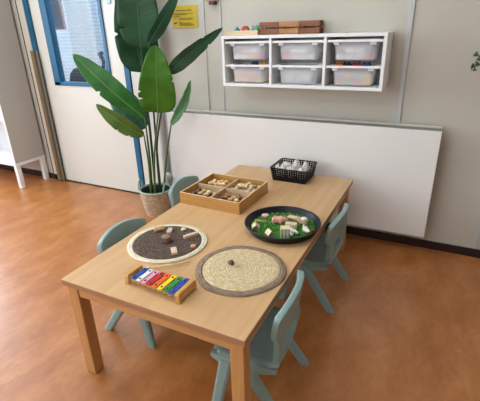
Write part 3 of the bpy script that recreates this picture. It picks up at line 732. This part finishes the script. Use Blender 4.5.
# wooden blocks on the grass
t = thing('wood_slice', 'pale round wood slice with dark bark at the back left of the tray', 'wooden block', (.605, -.930, ZG), 0, GT)
mb = MB(); mb.lathe([(0, 0), (.018, 0), (.019, .002), (.0185, .013), (0, .013)], 24); mb.build('bark', M['bark'], t)
mb = MB(); mb.lathe([(0, .013), (.0175, .013), (.017, .0138), (0, .014)], 24); mb.build('cut_face', M['pinkwood'], t)
mb = MB(); mb.loft([[(-.028, -.006, 0), (-.028, .006, 0), (-.028, .005, .008), (-.028, -.005, .008)], [(.030, -.003, 0), (.030, .003, 0), (.030, .002, .007), (.030, -.002, .007)]]); piece('wooden_wedge', mb, M['tanwood'], 'thin tan wooden wedge lying left of the toy pig', 'wooden block', (.602, -.982, ZG), .25, GT)
def house(label, loc, rz, w=.030, d=.032, h=.022, r=.014):
    t = thing('house_block', label, 'wooden block', loc, rz, GT)
    mb = MB(); mb.loft([[(-w/2, -d/2, 0), (w/2, -d/2, 0), (w/2, -d/2, h), (0, -d/2, h+r), (-w/2, -d/2, h)], [(-w/2, d/2, 0), (w/2, d/2, 0), (w/2, d/2, h), (0, d/2, h+r), (-w/2, d/2, h)]]); mb.build('block', M['bark'], t)
    for s in (-1, 1):
        mb = MB(); n = V((s*r, 0, w/2)).normalized()*.0012; q = [V((0, -d/2, h+r)), V((0, d/2, h+r)), V((s*w/2, d/2, h)), V((s*w/2, -d/2, h))]
        mb.loft([[p+n*.1 for p in q], [p+n for p in q]]); mb.build('roof_side', M['cream'], t)
house('small house-shaped block at the left rim of the tray', (.617, -1.070, ZG), .5, .034, .036, .016, .017)
house('small house-shaped block at the front rim of the tray', (.703, -1.108, ZG), .9, .032, .034, .018, .018)
t = thing('wooden_block', 'cream rectangular block on the grass behind the pig', 'wooden block', (.741, -.905, ZG), -.1, GT)
mb = MB(); mb.box((-.027, -.016, 0), (.027, .016, .016), .001); mb.build('block', M['bark'], t)
mb = MB(); mb.box((-.0265, -.0155, .016), (.0265, .0155, .0172)); mb.build('top_face', M['cream'], t)
mb = MB(); mb.loft([[(-.022, -.005, 0), (-.022, .005, 0), (-.022, .004, .009), (-.022, -.004, .009)], [(.024, -.003, 0), (.024, .003, 0), (.024, .002, .008), (.024, -.002, .008)]]); piece('wooden_wedge', mb, mat('orange_wood', (222, 166, 92), .6), 'orange-tan wooden wedge in front of the cream block on the grass', 'wooden block', (.752, -.948, ZG), -.1, GT)
t = thing('printed_block', 'upright cream block with green printed pattern near the front of the tray', 'wooden block', (.768, -1.092, ZG), .38, GT)
mb = MB(); mb.box((-.021, -.017, 0), (.021, .017, .055), .001); mb.build('block', M['cream'], t)
g = N('green_print'); tc = g.n('TexCoord'); vo = g.n('TexVoronoi'); vo.inputs['Scale'].default_value = 170; mp = g.n('Mapping'); mp.inputs['Scale'].default_value = (1.3, 1, .8); g.l(tc.outputs['Object'], mp.inputs[0]); g.l(mp.outputs[0], vo.inputs['Vector'])
spx = g.n('SeparateXYZ'); g.l(tc.outputs['Object'], spx.inputs[0])
grn = g.math('GREATER_THAN', g.math('SINE', g.math('MULTIPLY', spx.outputs[0], 420)), .55)
mxx = g.n('MixRGB'); g.l(grn, mxx.inputs[0]); g.l(g.ramp(vo.outputs['Distance'], (.2, lin(130, 134, 122)), (.5, lin(204, 200, 184))), mxx.inputs[1]); mxx.inputs[2].default_value = lin(104, 146, 78)
g.l(mxx.outputs[0], g.b.inputs['Base Color'])
mb = MB(); mb.box((-.0195, -.0178, .002), (.0195, -.017, .053)); mb.build('printed_face', g.m, t)
mb = MB(); mb.box((-.026, -.013, 0), (.026, .013, .030), .001); piece('wooden_block', mb, M['cream'], 'plain cream block directly behind the printed upright block', 'wooden block', (.762, -.995, ZG), .15, GT)

# ------------------------------------------------------------------ wall shelf with frosted bins
SX, SZ, SD = 0.0, 1.0057, .21
t = thing('wall_shelf', 'white wall-mounted storage shelf with three bays above the radiator', 'shelf', (SX, -.001, SZ))
def panel(lo, hi, nm='panel'):
    mb = MB(); mb.box(lo, hi, .0012); return mb.build(nm, M['white'], t)
panel((0, -SD, .282), (.99, 0, .300), 'top_panel'); panel((0, -SD, 0), (.99, 0, .018), 'bottom_panel')
panel((0, -SD, .018), (.018, 0, .282), 'side_panel'); panel((.972, -SD, .018), (.99, 0, .282), 'side_panel')
panel((.321, -SD+.002, .018), (.337, 0, .282), 'divider'); panel((.652, -SD+.002, .018), (.668, 0, .282), 'divider')
mb = MB(); mb.box((.018, -.004, .018), (.972, -.001, .282)); mb.build('back_panel', mat('shelf_back', (196, 196, 194), .7), t)
bays = [(.018, .321), (.337, .652), (.668, .972)]
for (a, c) in bays:
    for z in (.120, .256):
        mb = MB(); mb.box((a, -SD+.012, z-.006), (a+.006, -.006, z-.001)); mb.box((c-.006, -SD+.012, z-.006), (c, -.006, z-.001)); mb.build('runner', M['white'], t)
def make_bin(w, d):
    root = thing('storage_bin', '', 'bin')
    bwid, bdep = w-.062, d-.022
    mb = MB(); ht = -.002; hb_ = -.098
    outer = [rrect(bwid-.03, bdep-.02, .022, hb_), rrect(bwid-.02, bdep-.012, .026, hb_+.006), rrect(bwid-.012, bdep-.008, .028, -.05), rrect(bwid, bdep, .03, ht)]
    inner = [rrect(bwid-.004, bdep-.004, .028, ht), rrect(bwid-.016, bdep-.012, .026, -.05), rrect(bwid-.024, bdep-.016, .024, hb_+.008), rrect(bwid-.034, bdep-.024, .02, hb_+.003)]
    mb.loft(outer+inner, True, True, True); mb.build('bin_body', M['frost'], root)
    mb = MB(); mb.loft([rrect(bwid-.004, bdep-.006, .028, 0), rrect(w, d, .006, -.002), rrect(w, d, .006, .010), rrect(bwid-.004, bdep-.006, .028, .010), rrect(bwid-.004, bdep-.006, .028, 0)], False, False); mb.build('rim', M['binrim'], root)
    for s in (-1, 1):
        mb = MB(); x = s*(bwid/2-.018); mb.box((x-.015, -d/2+.003, -.017), (x+.015, -d/2+.009, -.002), .002); mb.build('label_clip', M['clip'], root)
    return root
BW, BD = .288, .188
BINP = make_bin(BW, BD); first = True
blabs = [['upper left frosted bin in the wall shelf', 'upper middle frosted bin in the wall shelf', 'upper right frosted bin in the wall shelf'],
         ['lower left frosted bin in the wall shelf, holding yellow and pink toys', 'lower middle frosted bin in the wall shelf, holding white balls', 'lower right frosted bin in the wall shelf, holding mixed bright bricks']]
cont = {(0, 0): ['twhite', 'twhite', 'tbeige', 'tpink', 'tpink', 'tpink', 'twhite', 'tbeige'], (0, 1): ['tpink', 'twhite', 'twhite', 'twhite', 'twhite', 'twhite', 'twhite', 'twhite'], (0, 2): ['twhite', 'twhite', 'twhite', 'tpink', 'twhite', 'twhite', 'twhite', 'tbeige'],
        (1, 0): ['tyellow', 'tyellow', 'tpink', 'tyellow', 'tbeige', 'tpink', 'tyellow', 'tblue'], (1, 2): ['torange', 'tgreen', 'tpink', 'tyellow', 'tblue', 'torange', 'taqua', 'tyellow']}
cname = dict(twhite='white', tbeige='beige', tpink='pink', tyellow='yellow', tblue='blue', torange='orange', tgreen='green', taqua='aqua', tred='red', tblack='black')
def brick_mesh(m):
    mb = MB(); mb.box((-.024, -.015, 0), (.024, .015, .026), .002)
    for sx in (-.012, .012): mb.lathe([(.0075, .026), (.0075, .031), (.006, .032), (0, .032)], 12, c=(sx, 0, 0))
    return mb.build('toy_brick', m)
bricks = {}
def brick(col, label, loc, rz, group, s=1):
    if col not in bricks: o = bricks[col] = brick_mesh(M[col])
    else: o = bricks[col].copy(); COL.objects.link(o)
    put(o, loc, (0, 0, rz), s); return tag(o, label, 'toy', group)
for r, z in enumerate((.256, .120)):
    for cidx, (a, c) in enumerate(bays):
        o = BINP if first else copy_tree(BINP); first = False
        cx, cy = SX+(a+c)/2, -.001-SD+.006+BD/2
        put(o, (cx, cy, SZ+z+.001), s=((c-a-.004)/BW, 1, 1)); tag(o, blabs[r][cidx], 'bin', 'frosted storage bins in the wall shelf')
        where = blabs[r][cidx].split(',')[0].replace(' in the wall shelf', '')
        z0 = SZ+z-.0935
        if (r, cidx) == (1, 1):
            for k, (dx, dy, rr, mm, nm) in enumerate(((-.055, -.042, .030, 'twhite', 'white'), (.050, -.040, .029, 'twhite', 'white'), (-.002, -.044, .018, 'twhite', 'white'), (-.088, .02, .014, 'taqua', 'aqua'), (.01, .03, .028, 'tgrey', 'grey'))):
                mb = MB(); tb = bmesh.new(); bmesh.ops.create_uvsphere(tb, u_segments=20, v_segments=12, radius=rr)
                for f in tb.faces: f.smooth = True
                mb.merge(tb)
                for q in (-.35, .35): mb.lathe([(rr*.96, q*rr-.001), (rr*.975, q*rr), (rr*.96, q*rr+.001)], 20)
                pos = ['left', 'right', 'middle', 'far left', 'back'][k]
                piece('toy_ball', mb, M[mm], '%s toy ball at the %s of the lower middle frosted bin' % (nm, pos), 'toy', (cx+dx, cy+dy, z0+rr), 0, 'balls in the lower middle bin')
            continue
        low = (r == 1)
        for k, col in enumerate(cont[(r, cidx)]):
            lay, q = divmod(k, 4)
            if not low and lay and k not in (5, 6): continue
            x = cx-.081+q*.053; y = cy-.048+(.0 if lay == 0 else random.uniform(0, .004))
            lab = '%s toy brick inside the %s' % (cname[col], where)
            brick(col, lab, (x, y, z0+lay*.0325), random.uniform(-.06, .06), lab, 1)
        if low:
            seq = [('tred', .0), ('tblue', .056), ('tblack', -.055), ('torange', -.098)] if cidx == 2 else [('tblue', .012), ('tyellow', .066)]
            for k in range(4):
                brick('tbeige', 'beige toy brick at the back inside the %s' % where, (cx-.081+k*.053, cy+.03, z0), 0, 'beige bricks at the back of the %s' % where)
                brick('tbeige', 'beige toy brick at the back inside the %s' % where, (cx-.081+k*.053, cy+.03, z0+.0325), 0, 'beige bricks at the back of the %s' % where)
            for col, dx in seq:
                lab = '%s toy brick poking out of the top of the %s' % (cname[col], where)
                brick(col, lab, (cx+dx, cy+.012, z0+.0655+.001), random.uniform(-.2, .2), None, (1.0, 1.3, 1.6))
# on top of the shelf
ZT = SZ+.3005
t = thing('wooden_tray', 'pale shallow wooden tray at the left end of the wall shelf', 'tray', (.088, -.062, ZT))
for lo, hi in (((-.113, -.045, 0), (.113, -.039, .027)), ((-.113, .039, 0), (.113, .045, .027)), ((-.113, -.039, 0), (-.107, .039, .027)), ((.107, -.039, 0), (.113, .039, .027))):
    mb = MB(); mb.box(lo, hi, .001); mb.build('side', M['pine'], t)
mb = MB(); mb.box((-.107, -.039, 0), (.107, .039, .005)); mb.build('base', M['pine'], t)
for k, (dx, col, nm, s, prof) in enumerate(((-.052, 'tteal', 'teal cone-shaped', 1.0, [(0, 0), (.024, 0), (.026, .006), (.020, .022), (.010, .036), (.004, .044), (0, .045)]),
                                ((.008), 'tred', 'red rounded', 1, [(0, 0), (.020, 0), (.027, .012), (.027, .028), (.018, .044), (0, .049)]),
                                (.056, 'tgrey', 'grey rounded', 1, [(0, 0), (.016, 0), (.019, .012), (.017, .036), (.012, .048), (0, .052)]),
                                (.087, 'tgreen', 'mint green', 1, [(0, 0), (.015, 0), (.0165, .010), (.0165, .034), (.011, .047), (0, .050)]))):
    mb = MB(); mb.lathe(prof, 24); piece('toy_cup', mb, M[col], '%s toy in the pale wooden tray on the wall shelf' % nm, 'toy', (.088+dx, -.06, ZT+.0053), 0, 'toys in the wooden tray')
mb = MB(); mb.lathe([(0, 0), (.008, 0), (.010, .01), (.010, .026), (.006, .033), (0, .034)], 16); piece('toy_cup', mb, M['tlgreen'], 'small leaf green toy in front of the red toy in the wooden tray', 'toy', (.088+.032, -.09, ZT+.0053), 0, 'toys in the wooden tray')
def crate(m):
    root = thing('slatted_crate', '', 'crate'); w, d, h = .126, .082, .072
    for y in (-d/2, d/2-.006):
        for z in (.002, .041):
            mb = MB(); mb.box((-w/2, y, z), (w/2, y+.006, z+.029), .001); mb.build('slat', m, root)
    for x in (-w/2+.006, w/2-.012):
        for z in (.002, .041):
            mb = MB(); mb.box((x-.005, -d/2+.0065, z), (x+.001+.005*0, d/2-.0065, z+.0295), .001); mb.build('slat', m, root)
    for sx in (-1, 1):
        for sy in (-1, 1):
            mb = MB(); x, y = sx*(w/2-.016), sy*(d/2-.0115); mb.box((x-.005, y-.005, .001), (x+.005, y+.005, h-.001), .001); mb.build('corner_post', m, root)
    mb = MB(); mb.box((-w/2+.022, -d/2+.007, 0), (w/2-.022, d/2-.007, .004)); mb.build('base', m, root)
    return root
for k, (x, m, lab) in enumerate(((.272, 'crate_dark', 'dark slatted wooden crate beside the pale tray on the wall shelf'), (.400, 'crate_light', 'lighter slatted wooden crate between the two dark crates'), (.528, 'crate_dark', 'dark slatted wooden crate at the right of the three crates'))):
    o = crate(M[m]); put(o, (x, -.056, ZT)); tag(o, lab, 'crate', 'slatted crates on the wall shelf')

# ------------------------------------------------------------------ sign, hook, ivy
t = thing('wall_sign', 'yellow notice sheet with small dark text on the wall', 'sign', (-.402, -.0005, 1.36))
mb = MB(); mb.box((-.107, -.003, 0), (.107, 0, .142), .0005); mb.build('sheet', M['sign'], t)
mb = MB(); rs = random.Random(3)
def words(x0, x1, z, h):
    x = x0
    while x < x1:
        w = rs.uniform(.006, .02); w = min(w, x1-x); mb.box((x, -.0036, z), (x+w, -.003, z+h)); x += w+.003
words(-.065, .062, .109, .006); words(-.09, .072, .090, .004); words(-.09, .02, .084, .004); words(-.09, -.04, .072, .005)
words(-.085, -.07, .060, .004); words(-.045, .08, .060, .004); words(-.045, .065, .053, .004)
mb.box((-.088, -.0036, .028), (-.066, -.003, .038)); words(-.045, -.02, .036, .004); words(-.045, .05, .029, .004); words(-.045, .07, .022, .004); words(-.045, .08, .015, .004)
mb.build('printed_text', M['ink'], t)
t = thing('wall_hook', 'small pinkish wooden wall hook with a dark peg above the shelf', 'hook', (-.165, 0, 1.525))
mb = MB(); mb.box((-.045, -.02, -.01), (.045, 0, .05), .006); mb.build('backplate', mat('hook_wood', (176, 140, 118), .6), t)
mb = MB(); mb.box((-.012, -.045, -.03), (.03, -.004, -.010), .004); mb.build('peg', M['animal_brown'], t)
M['ivy'] = mat('ivy_leaf', (30, 62, 40), .5, (48, 84, 52), 40)
def ivy(label, pts, nleaf, seed, size=.022):
    rs = random.Random(seed); t = thing('ivy_vine', label, 'plant', pts[0])
    o0 = V(pts[0]); P_ = [V(p)-o0 for p in pts]
    mb = MB(); mb.tube(P_, .0018, 6); mb.build('stem', M['stalk_dark'], t)
    proto = None
    for k in range(nleaf):
        f = (k+.6)/nleaf*(len(P_)-1); i = min(int(f), len(P_)-2); p = P_[i].lerp(P_[i+1], f-i)
        s = size*rs.uniform(.8, 1.25)
        if proto is None:
            mb = MB(); out = [(0, 0), (.5, -.25), (.95, .05), (.6, .35), (.55, .75), (.25, .8), (0, 1.35), (-.25, .8), (-.55, .75), (-.6, .35), (-.95, .05), (-.5, -.25)]
            ring = lambda dz: [(x*.6, dz+.12*abs(x), -y*.75) for x, y in out]
            mb.loft([ring(0), ring(.05)]); o = mb.build('leaf', M['ivy'], t); proto = o
        else:
            o = proto.copy(); COL.objects.link(o)
        put(o, p+V((rs.uniform(-.018, .018), -.008-rs.random()*.012, rs.uniform(-.01, .01))), (rs.uniform(-.4, .3), rs.uniform(-1.1, 1.1), rs.uniform(-.6, .6)), s)
    return t
ivy('ivy vine tip hanging at the right edge against the wall', [(1.50, -.02, H-.005), (1.49, -.012, 2.2), (1.485, -.012, 1.8), (1.475, -.03, 1.40), (1.47, -.03, 1.30), (1.455, -.032, 1.22), (1.425, -.034, 1.165), (1.405, -.034, 1.105)], 24, 4)
ivy('ivy vine hanging down the pale pipe behind the big leaves', [(-.66, -.095, H-.005), (-.65, -.095, 2.3), (-.65, -.095, 1.86), (-.645, -.094, 1.7), (-.63, -.094, 1.58), (-.625, -.094, 1.50), (-.622, -.094, 1.445)], 36, 5, .024)

# ------------------------------------------------------------------ potted plant
PXY = V((-.62, -.26, 0))
pot = thing('potted_plant', 'tall broad-leaved potted plant in a straw basket beside the door', 'plant', PXY)
rr = lambda a: 1
mb = MB()
prof = [(0, 0), (.090, 0), (.096, .006)]
for k in range(15):
    z = .008+k*.0130; r0 = .096+(.124-.096)*(k/14)**.8
    prof += [(r0-.0015, z), (r0+.0022, z+.0056), (r0-.0015, z+.0126)]
prof += [(.123, .202), (.116, .202), (.108, .10), (.085, .03), (0, .03)]
mb.lathe(prof, 40); mb.build('basket_pot', M['wicker'], pot)
mb = MB(); mb.lathe([(.115, .200), (.127, .200), (.130, .206), (.128, .213), (.117, .214), (.114, .208), (.115, .200)], 40); rimo = mb.build('rim', M['sagerope'], pot)
for a in (PI+.35, -.1):
    c, s = math.cos(a), math.sin(a); tx, ty = -s, c
    mb = MB(); mb.tube([(c*.122+tx*w_, s*.122+ty*w_, .207+h_) for w_, h_ in ((-.042, 0), (-.040, .04), (-.024, .068), (0, .078), (.024, .068), (.040, .04), (.042, 0))], .0065, 8); mb.build('handle', M['sagerope'], pot)
mb = MB(); mb.lathe([(0, .140), (.05, .146), (.106, .140), (.1145, .2), (.1135, .2), (.104, .132), (0, .132)], 30); mb.build('soil', M['soil'], pot)
FACE = V((.58, -.78, .22)).normalized()
def leafpart(base, tip, W, m, roll=0, bow=.03, fold=.15, pw=.75, tears=0, seed=0, mid='midrib', stalk_pts=None, stalk_m='stalk', sr=(.009, .005), curl=0, side=0, ex=.62):
    base, tip = V(base)-PXY, V(tip)-PXY; a = tip-base; L_ = a.length; ax = a.normalized()
    w = ax.cross(FACE).normalized(); n = w.cross(ax).normalized()
    if n.dot(FACE) < 0: n = -n
    cr, sr_ = math.cos(roll), math.sin(roll); w, n = w*cr+n*sr_, n*cr-w*sr_
    rs = random.Random(seed); NV, NU = 44, 14
    te = {}
    for _ in range(tears): te[(rs.choice((-1, 1)), rs.randint(8, NV-8))] = rs.uniform(.12, .35)
    bm = bmesh.new(); uvl = bm.loops.layers.uv.new('UVMap'); g = []; cen = []
    for i in range(NV+1):
        s = i/NV
        prof = max(.012, math.sin(PI*min(1, s**pw))**ex if 0 < s < 1 else .012)
        c = base+a*s+n*bow*math.sin(PI*s)+w*side*math.sin(PI*s)
        cen.append(c); row = []
        for j in range(NU+1):
            u = -1+2*j/NU; hw = W/2*prof
            k = te.get((1 if u > 0 else -1, i), 0)
            if k and abs(u) > .5: hw *= 1-k*(abs(u)-.5)/.5
            rip = .0045*(W/.25)*math.sin(s*30+(1 if u > 0 else 2)*1.7+seed)*abs(u)**2
            z = fold*abs(u)*hw+rip+curl*hw*u*u
            row.append((bm.verts.new(c+w*u*hw+n*z), u, s))
        g.append(row)
    for i in range(NV):
        for j in range(NU):
            q = [g[i][j], g[i][j+1], g[i+1][j+1], g[i+1][j]]
            f = bm.faces.new([x[0] for x in q]); f.smooth = True
            for lp, x in zip(f.loops, q): lp[uvl].uv = (x[1], x[2])
    me = bpy.data.meshes.new('leaf'); bm.to_mesh(me); bm.free(); me.materials.append(M[m])
    o = bpy.data.objects.new('leaf', me); COL.objects.link(o); o.parent = pot
    md = o.modifiers.new('s', 'SOLIDIFY'); md.thickness = .0012; md.offset = 0
    mb = MB(); mb.tube([c+n*.0012 for c in cen[:-2]], .0042, 8, r1=.0012); mb.build('midrib', M[mid], o)
    if stalk_pts:
        P_ = [V(p)-PXY for p in stalk_pts]+[base]
        # smooth the stalk
        out = []
        for i in range(len(P_)-1):
            p0, p1, p2, p3 = P_[max(i-1, 0)], P_[i], P_[i+1], P_[min(i+2, len(P_)-1)]
            for k in range(6):
                tt = k/6; out.append(.5*((2*p1)+(p2-p0)*tt+(2*p0-5*p1+4*p2-p3)*tt**2+(3*p1-p0-3*p2+p3)*tt**3))
        out.append(P_[-1])
        mb = MB(); mb.tube(out, sr[0], 10, r1=sr[1]); mb.build('stalk', M[stalk_m], pot)
    return o
S = lambda dx, dy: (PXY.x+dx, PXY.y+dy, .137)
leafpart((-.389, -.42, .845), (-.325, -.46, 1.267), .238, 'leaf_bright', 0, .035, .12, .52, 3, 1, ex=.5, stalk_pts=[S(.02, -.04), (-.53, -.34, .5)])
leafpart((-.568, -.30, 1.24), (-.56, -.26, 1.80), .270, 'leaf_dark', .15, .03, .10, .62, 2, 2, 'midrib_dark', [S(.0, -.01), (-.595, -.28, .6), (-.585, -.29, 1.0)], 'stalk_dark')
leafpart((-.627, -.24, 1.080), (-.785, -.16, 1.66), .29, 'leaf_dark', -.25, .02, .15, .55, 2, 3, 'midrib_dark', [S(-.02, .01), (-.615, -.25, .6)], 'stalk_dark')
leafpart((-.495, -.30, 1.275), (-.195, -.32, 1.593), .086, 'leaf_teal', -.45, .02, .12, .62, 0, 4, 'midrib_dark', [S(.03, .02), (-.56, -.26, .7)], 'stalk_dark')
leafpart((-.315, -.36, 1.095), (.095, -.36, 1.352), .100, 'leaf_teal', -.62, .045, .30, .72, 2, 5, 'midrib_dark', [S(.05, -.01), (-.50, -.33, .6)], 'stalk_dark', side=-.035)
leafpart((-.575, -.34, .780), (-.969, -.52, 1.22), .165, 'leaf_mid', -.35, .05, .22, .95, 1, 6, 'midrib', [S(-.02, -.03), (-.60, -.31, .45)], side=-.03)
leafpart((-.66, -.24, .683), (-.96, -.25, 1.0), .21, 'leaf_teal', .15, .03, .10, .75, 0, 7, 'midrib_dark', [S(-.04, .0), (-.655, -.25, .4)], 'stalk_dark')
leafpart((-.585, -.36, .660), (-.814, -.54, .901), .118, 'leaf_olive', .35, .03, .45, .78, 3, 8, 'midrib', [S(-.01, -.05), (-.60, -.33, .42)])
leafpart((-.413, -.26, .728), (-.189, -.30, 1.047), .088, 'leaf_mid', .8, -.035, .2, .8, 1, 9, 'midrib', [S(.05, .02), (-.49, -.26, .45)])

# ------------------------------------------------------------------ lights
em = emit('tube_light', (238, 250, 255), 7.8)
for i, (x, y) in enumerate(((-1.6, -1.3), (.3, -1.3), (-1.6, -3.3), (.3, -3.3))):
    t = thing('ceiling_light', 'long white ceiling light panel overhead', 'lamp', (x, y, H-.001), 0, 'ceiling light panels')
    mb = MB(); mb.box((-.62, -.16, -.05), (.62, -.15, 0)); mb.box((-.62, .15, -.05), (.62, .16, 0)); mb.box((-.62, -.15, -.05), (-.61, .15, 0)); mb.box((.61, -.15, -.05), (.62, .15, 0)); mb.build('housing', M['white'], t)
    mb = MB(); mb.box((-.61, -.15, -.045), (.61, .15, -.035)); mb.build('diffuser', em, t)
def area(name, loc, rot, sx, sy, e, c):
    l = bpy.data.lights.new(name, 'AREA'); l.shape = 'RECTANGLE'; l.size = sx; l.size_y = sy; l.energy = e; l.color = c
    o = bpy.data.objects.new(name, l); COL.objects.link(o); o.location = loc; o.rotation_euler = rot; return o
area('window_daylight', (X0-.14, (WY0+WY1)/2, (WZ0+WZ1)/2), (0, -PI/2, 0), WZ1-WZ0, WY1-WY0, 100, (.80, .88, 1.0))
area('front_window_daylight', ((FX0+FX1)/2, Y0-.14, 1.575), (PI/2, 0, 0), FX1-FX0, 1.45, 38, (.86, .92, 1.0))
area('hallway_fill', (-1.3, .95, H-.05), (0, 0, 0), 2.2, .8, 78, (.92, .96, 1.0))  # unseen lamp added below the hallway ceiling to brighten the view through the glass
w = bpy.data.worlds.new('World'); bpy.context.scene.world = w; w.use_nodes = True
nt = w.node_tree; bg = nt.nodes['Background']; sky = nt.nodes.new('ShaderNodeTexSky'); sky.sky_type = 'HOSEK_WILKIE'; sky.turbidity = 6
nt.links.new(sky.outputs[0], bg.inputs[0]); bg.inputs[1].default_value = .6

# ------------------------------------------------------------------ camera
cam = bpy.data.cameras.new('camera'); co = bpy.data.objects.new('camera', cam); COL.objects.link(co)
f, cxx, cyy, czz, pitch, yaw, roll = 398.13, 1.3062, -2.5553, 1.3376, .4047, -.4762, -.0303
cam.sensor_width = 36; cam.lens = f*36/480; cam.sensor_fit = 'HORIZONTAL'; cam.clip_start = .05
fw_ = V((math.sin(yaw)*math.cos(pitch), math.cos(yaw)*math.cos(pitch), -math.sin(pitch)))
r_ = V((math.cos(yaw), -math.sin(yaw), 0)); u_ = r_.cross(fw_)
r2 = math.cos(roll)*r_+math.sin(roll)*u_; u2 = -math.sin(roll)*r_+math.cos(roll)*u_
co.matrix_world = Matrix(((r2.x, u2.x, -fw_.x, cxx), (r2.y, u2.y, -fw_.y, cyy), (r2.z, u2.z, -fw_.z, czz), (0, 0, 0, 1)))
sc = bpy.context.scene; sc.camera = co
sc.view_settings.view_transform = 'Standard'; sc.view_settings.look = 'None'; sc.view_settings.gamma = 1; sc.view_settings.use_curve_mapping = False
sc.view_settings.exposure = 0.62
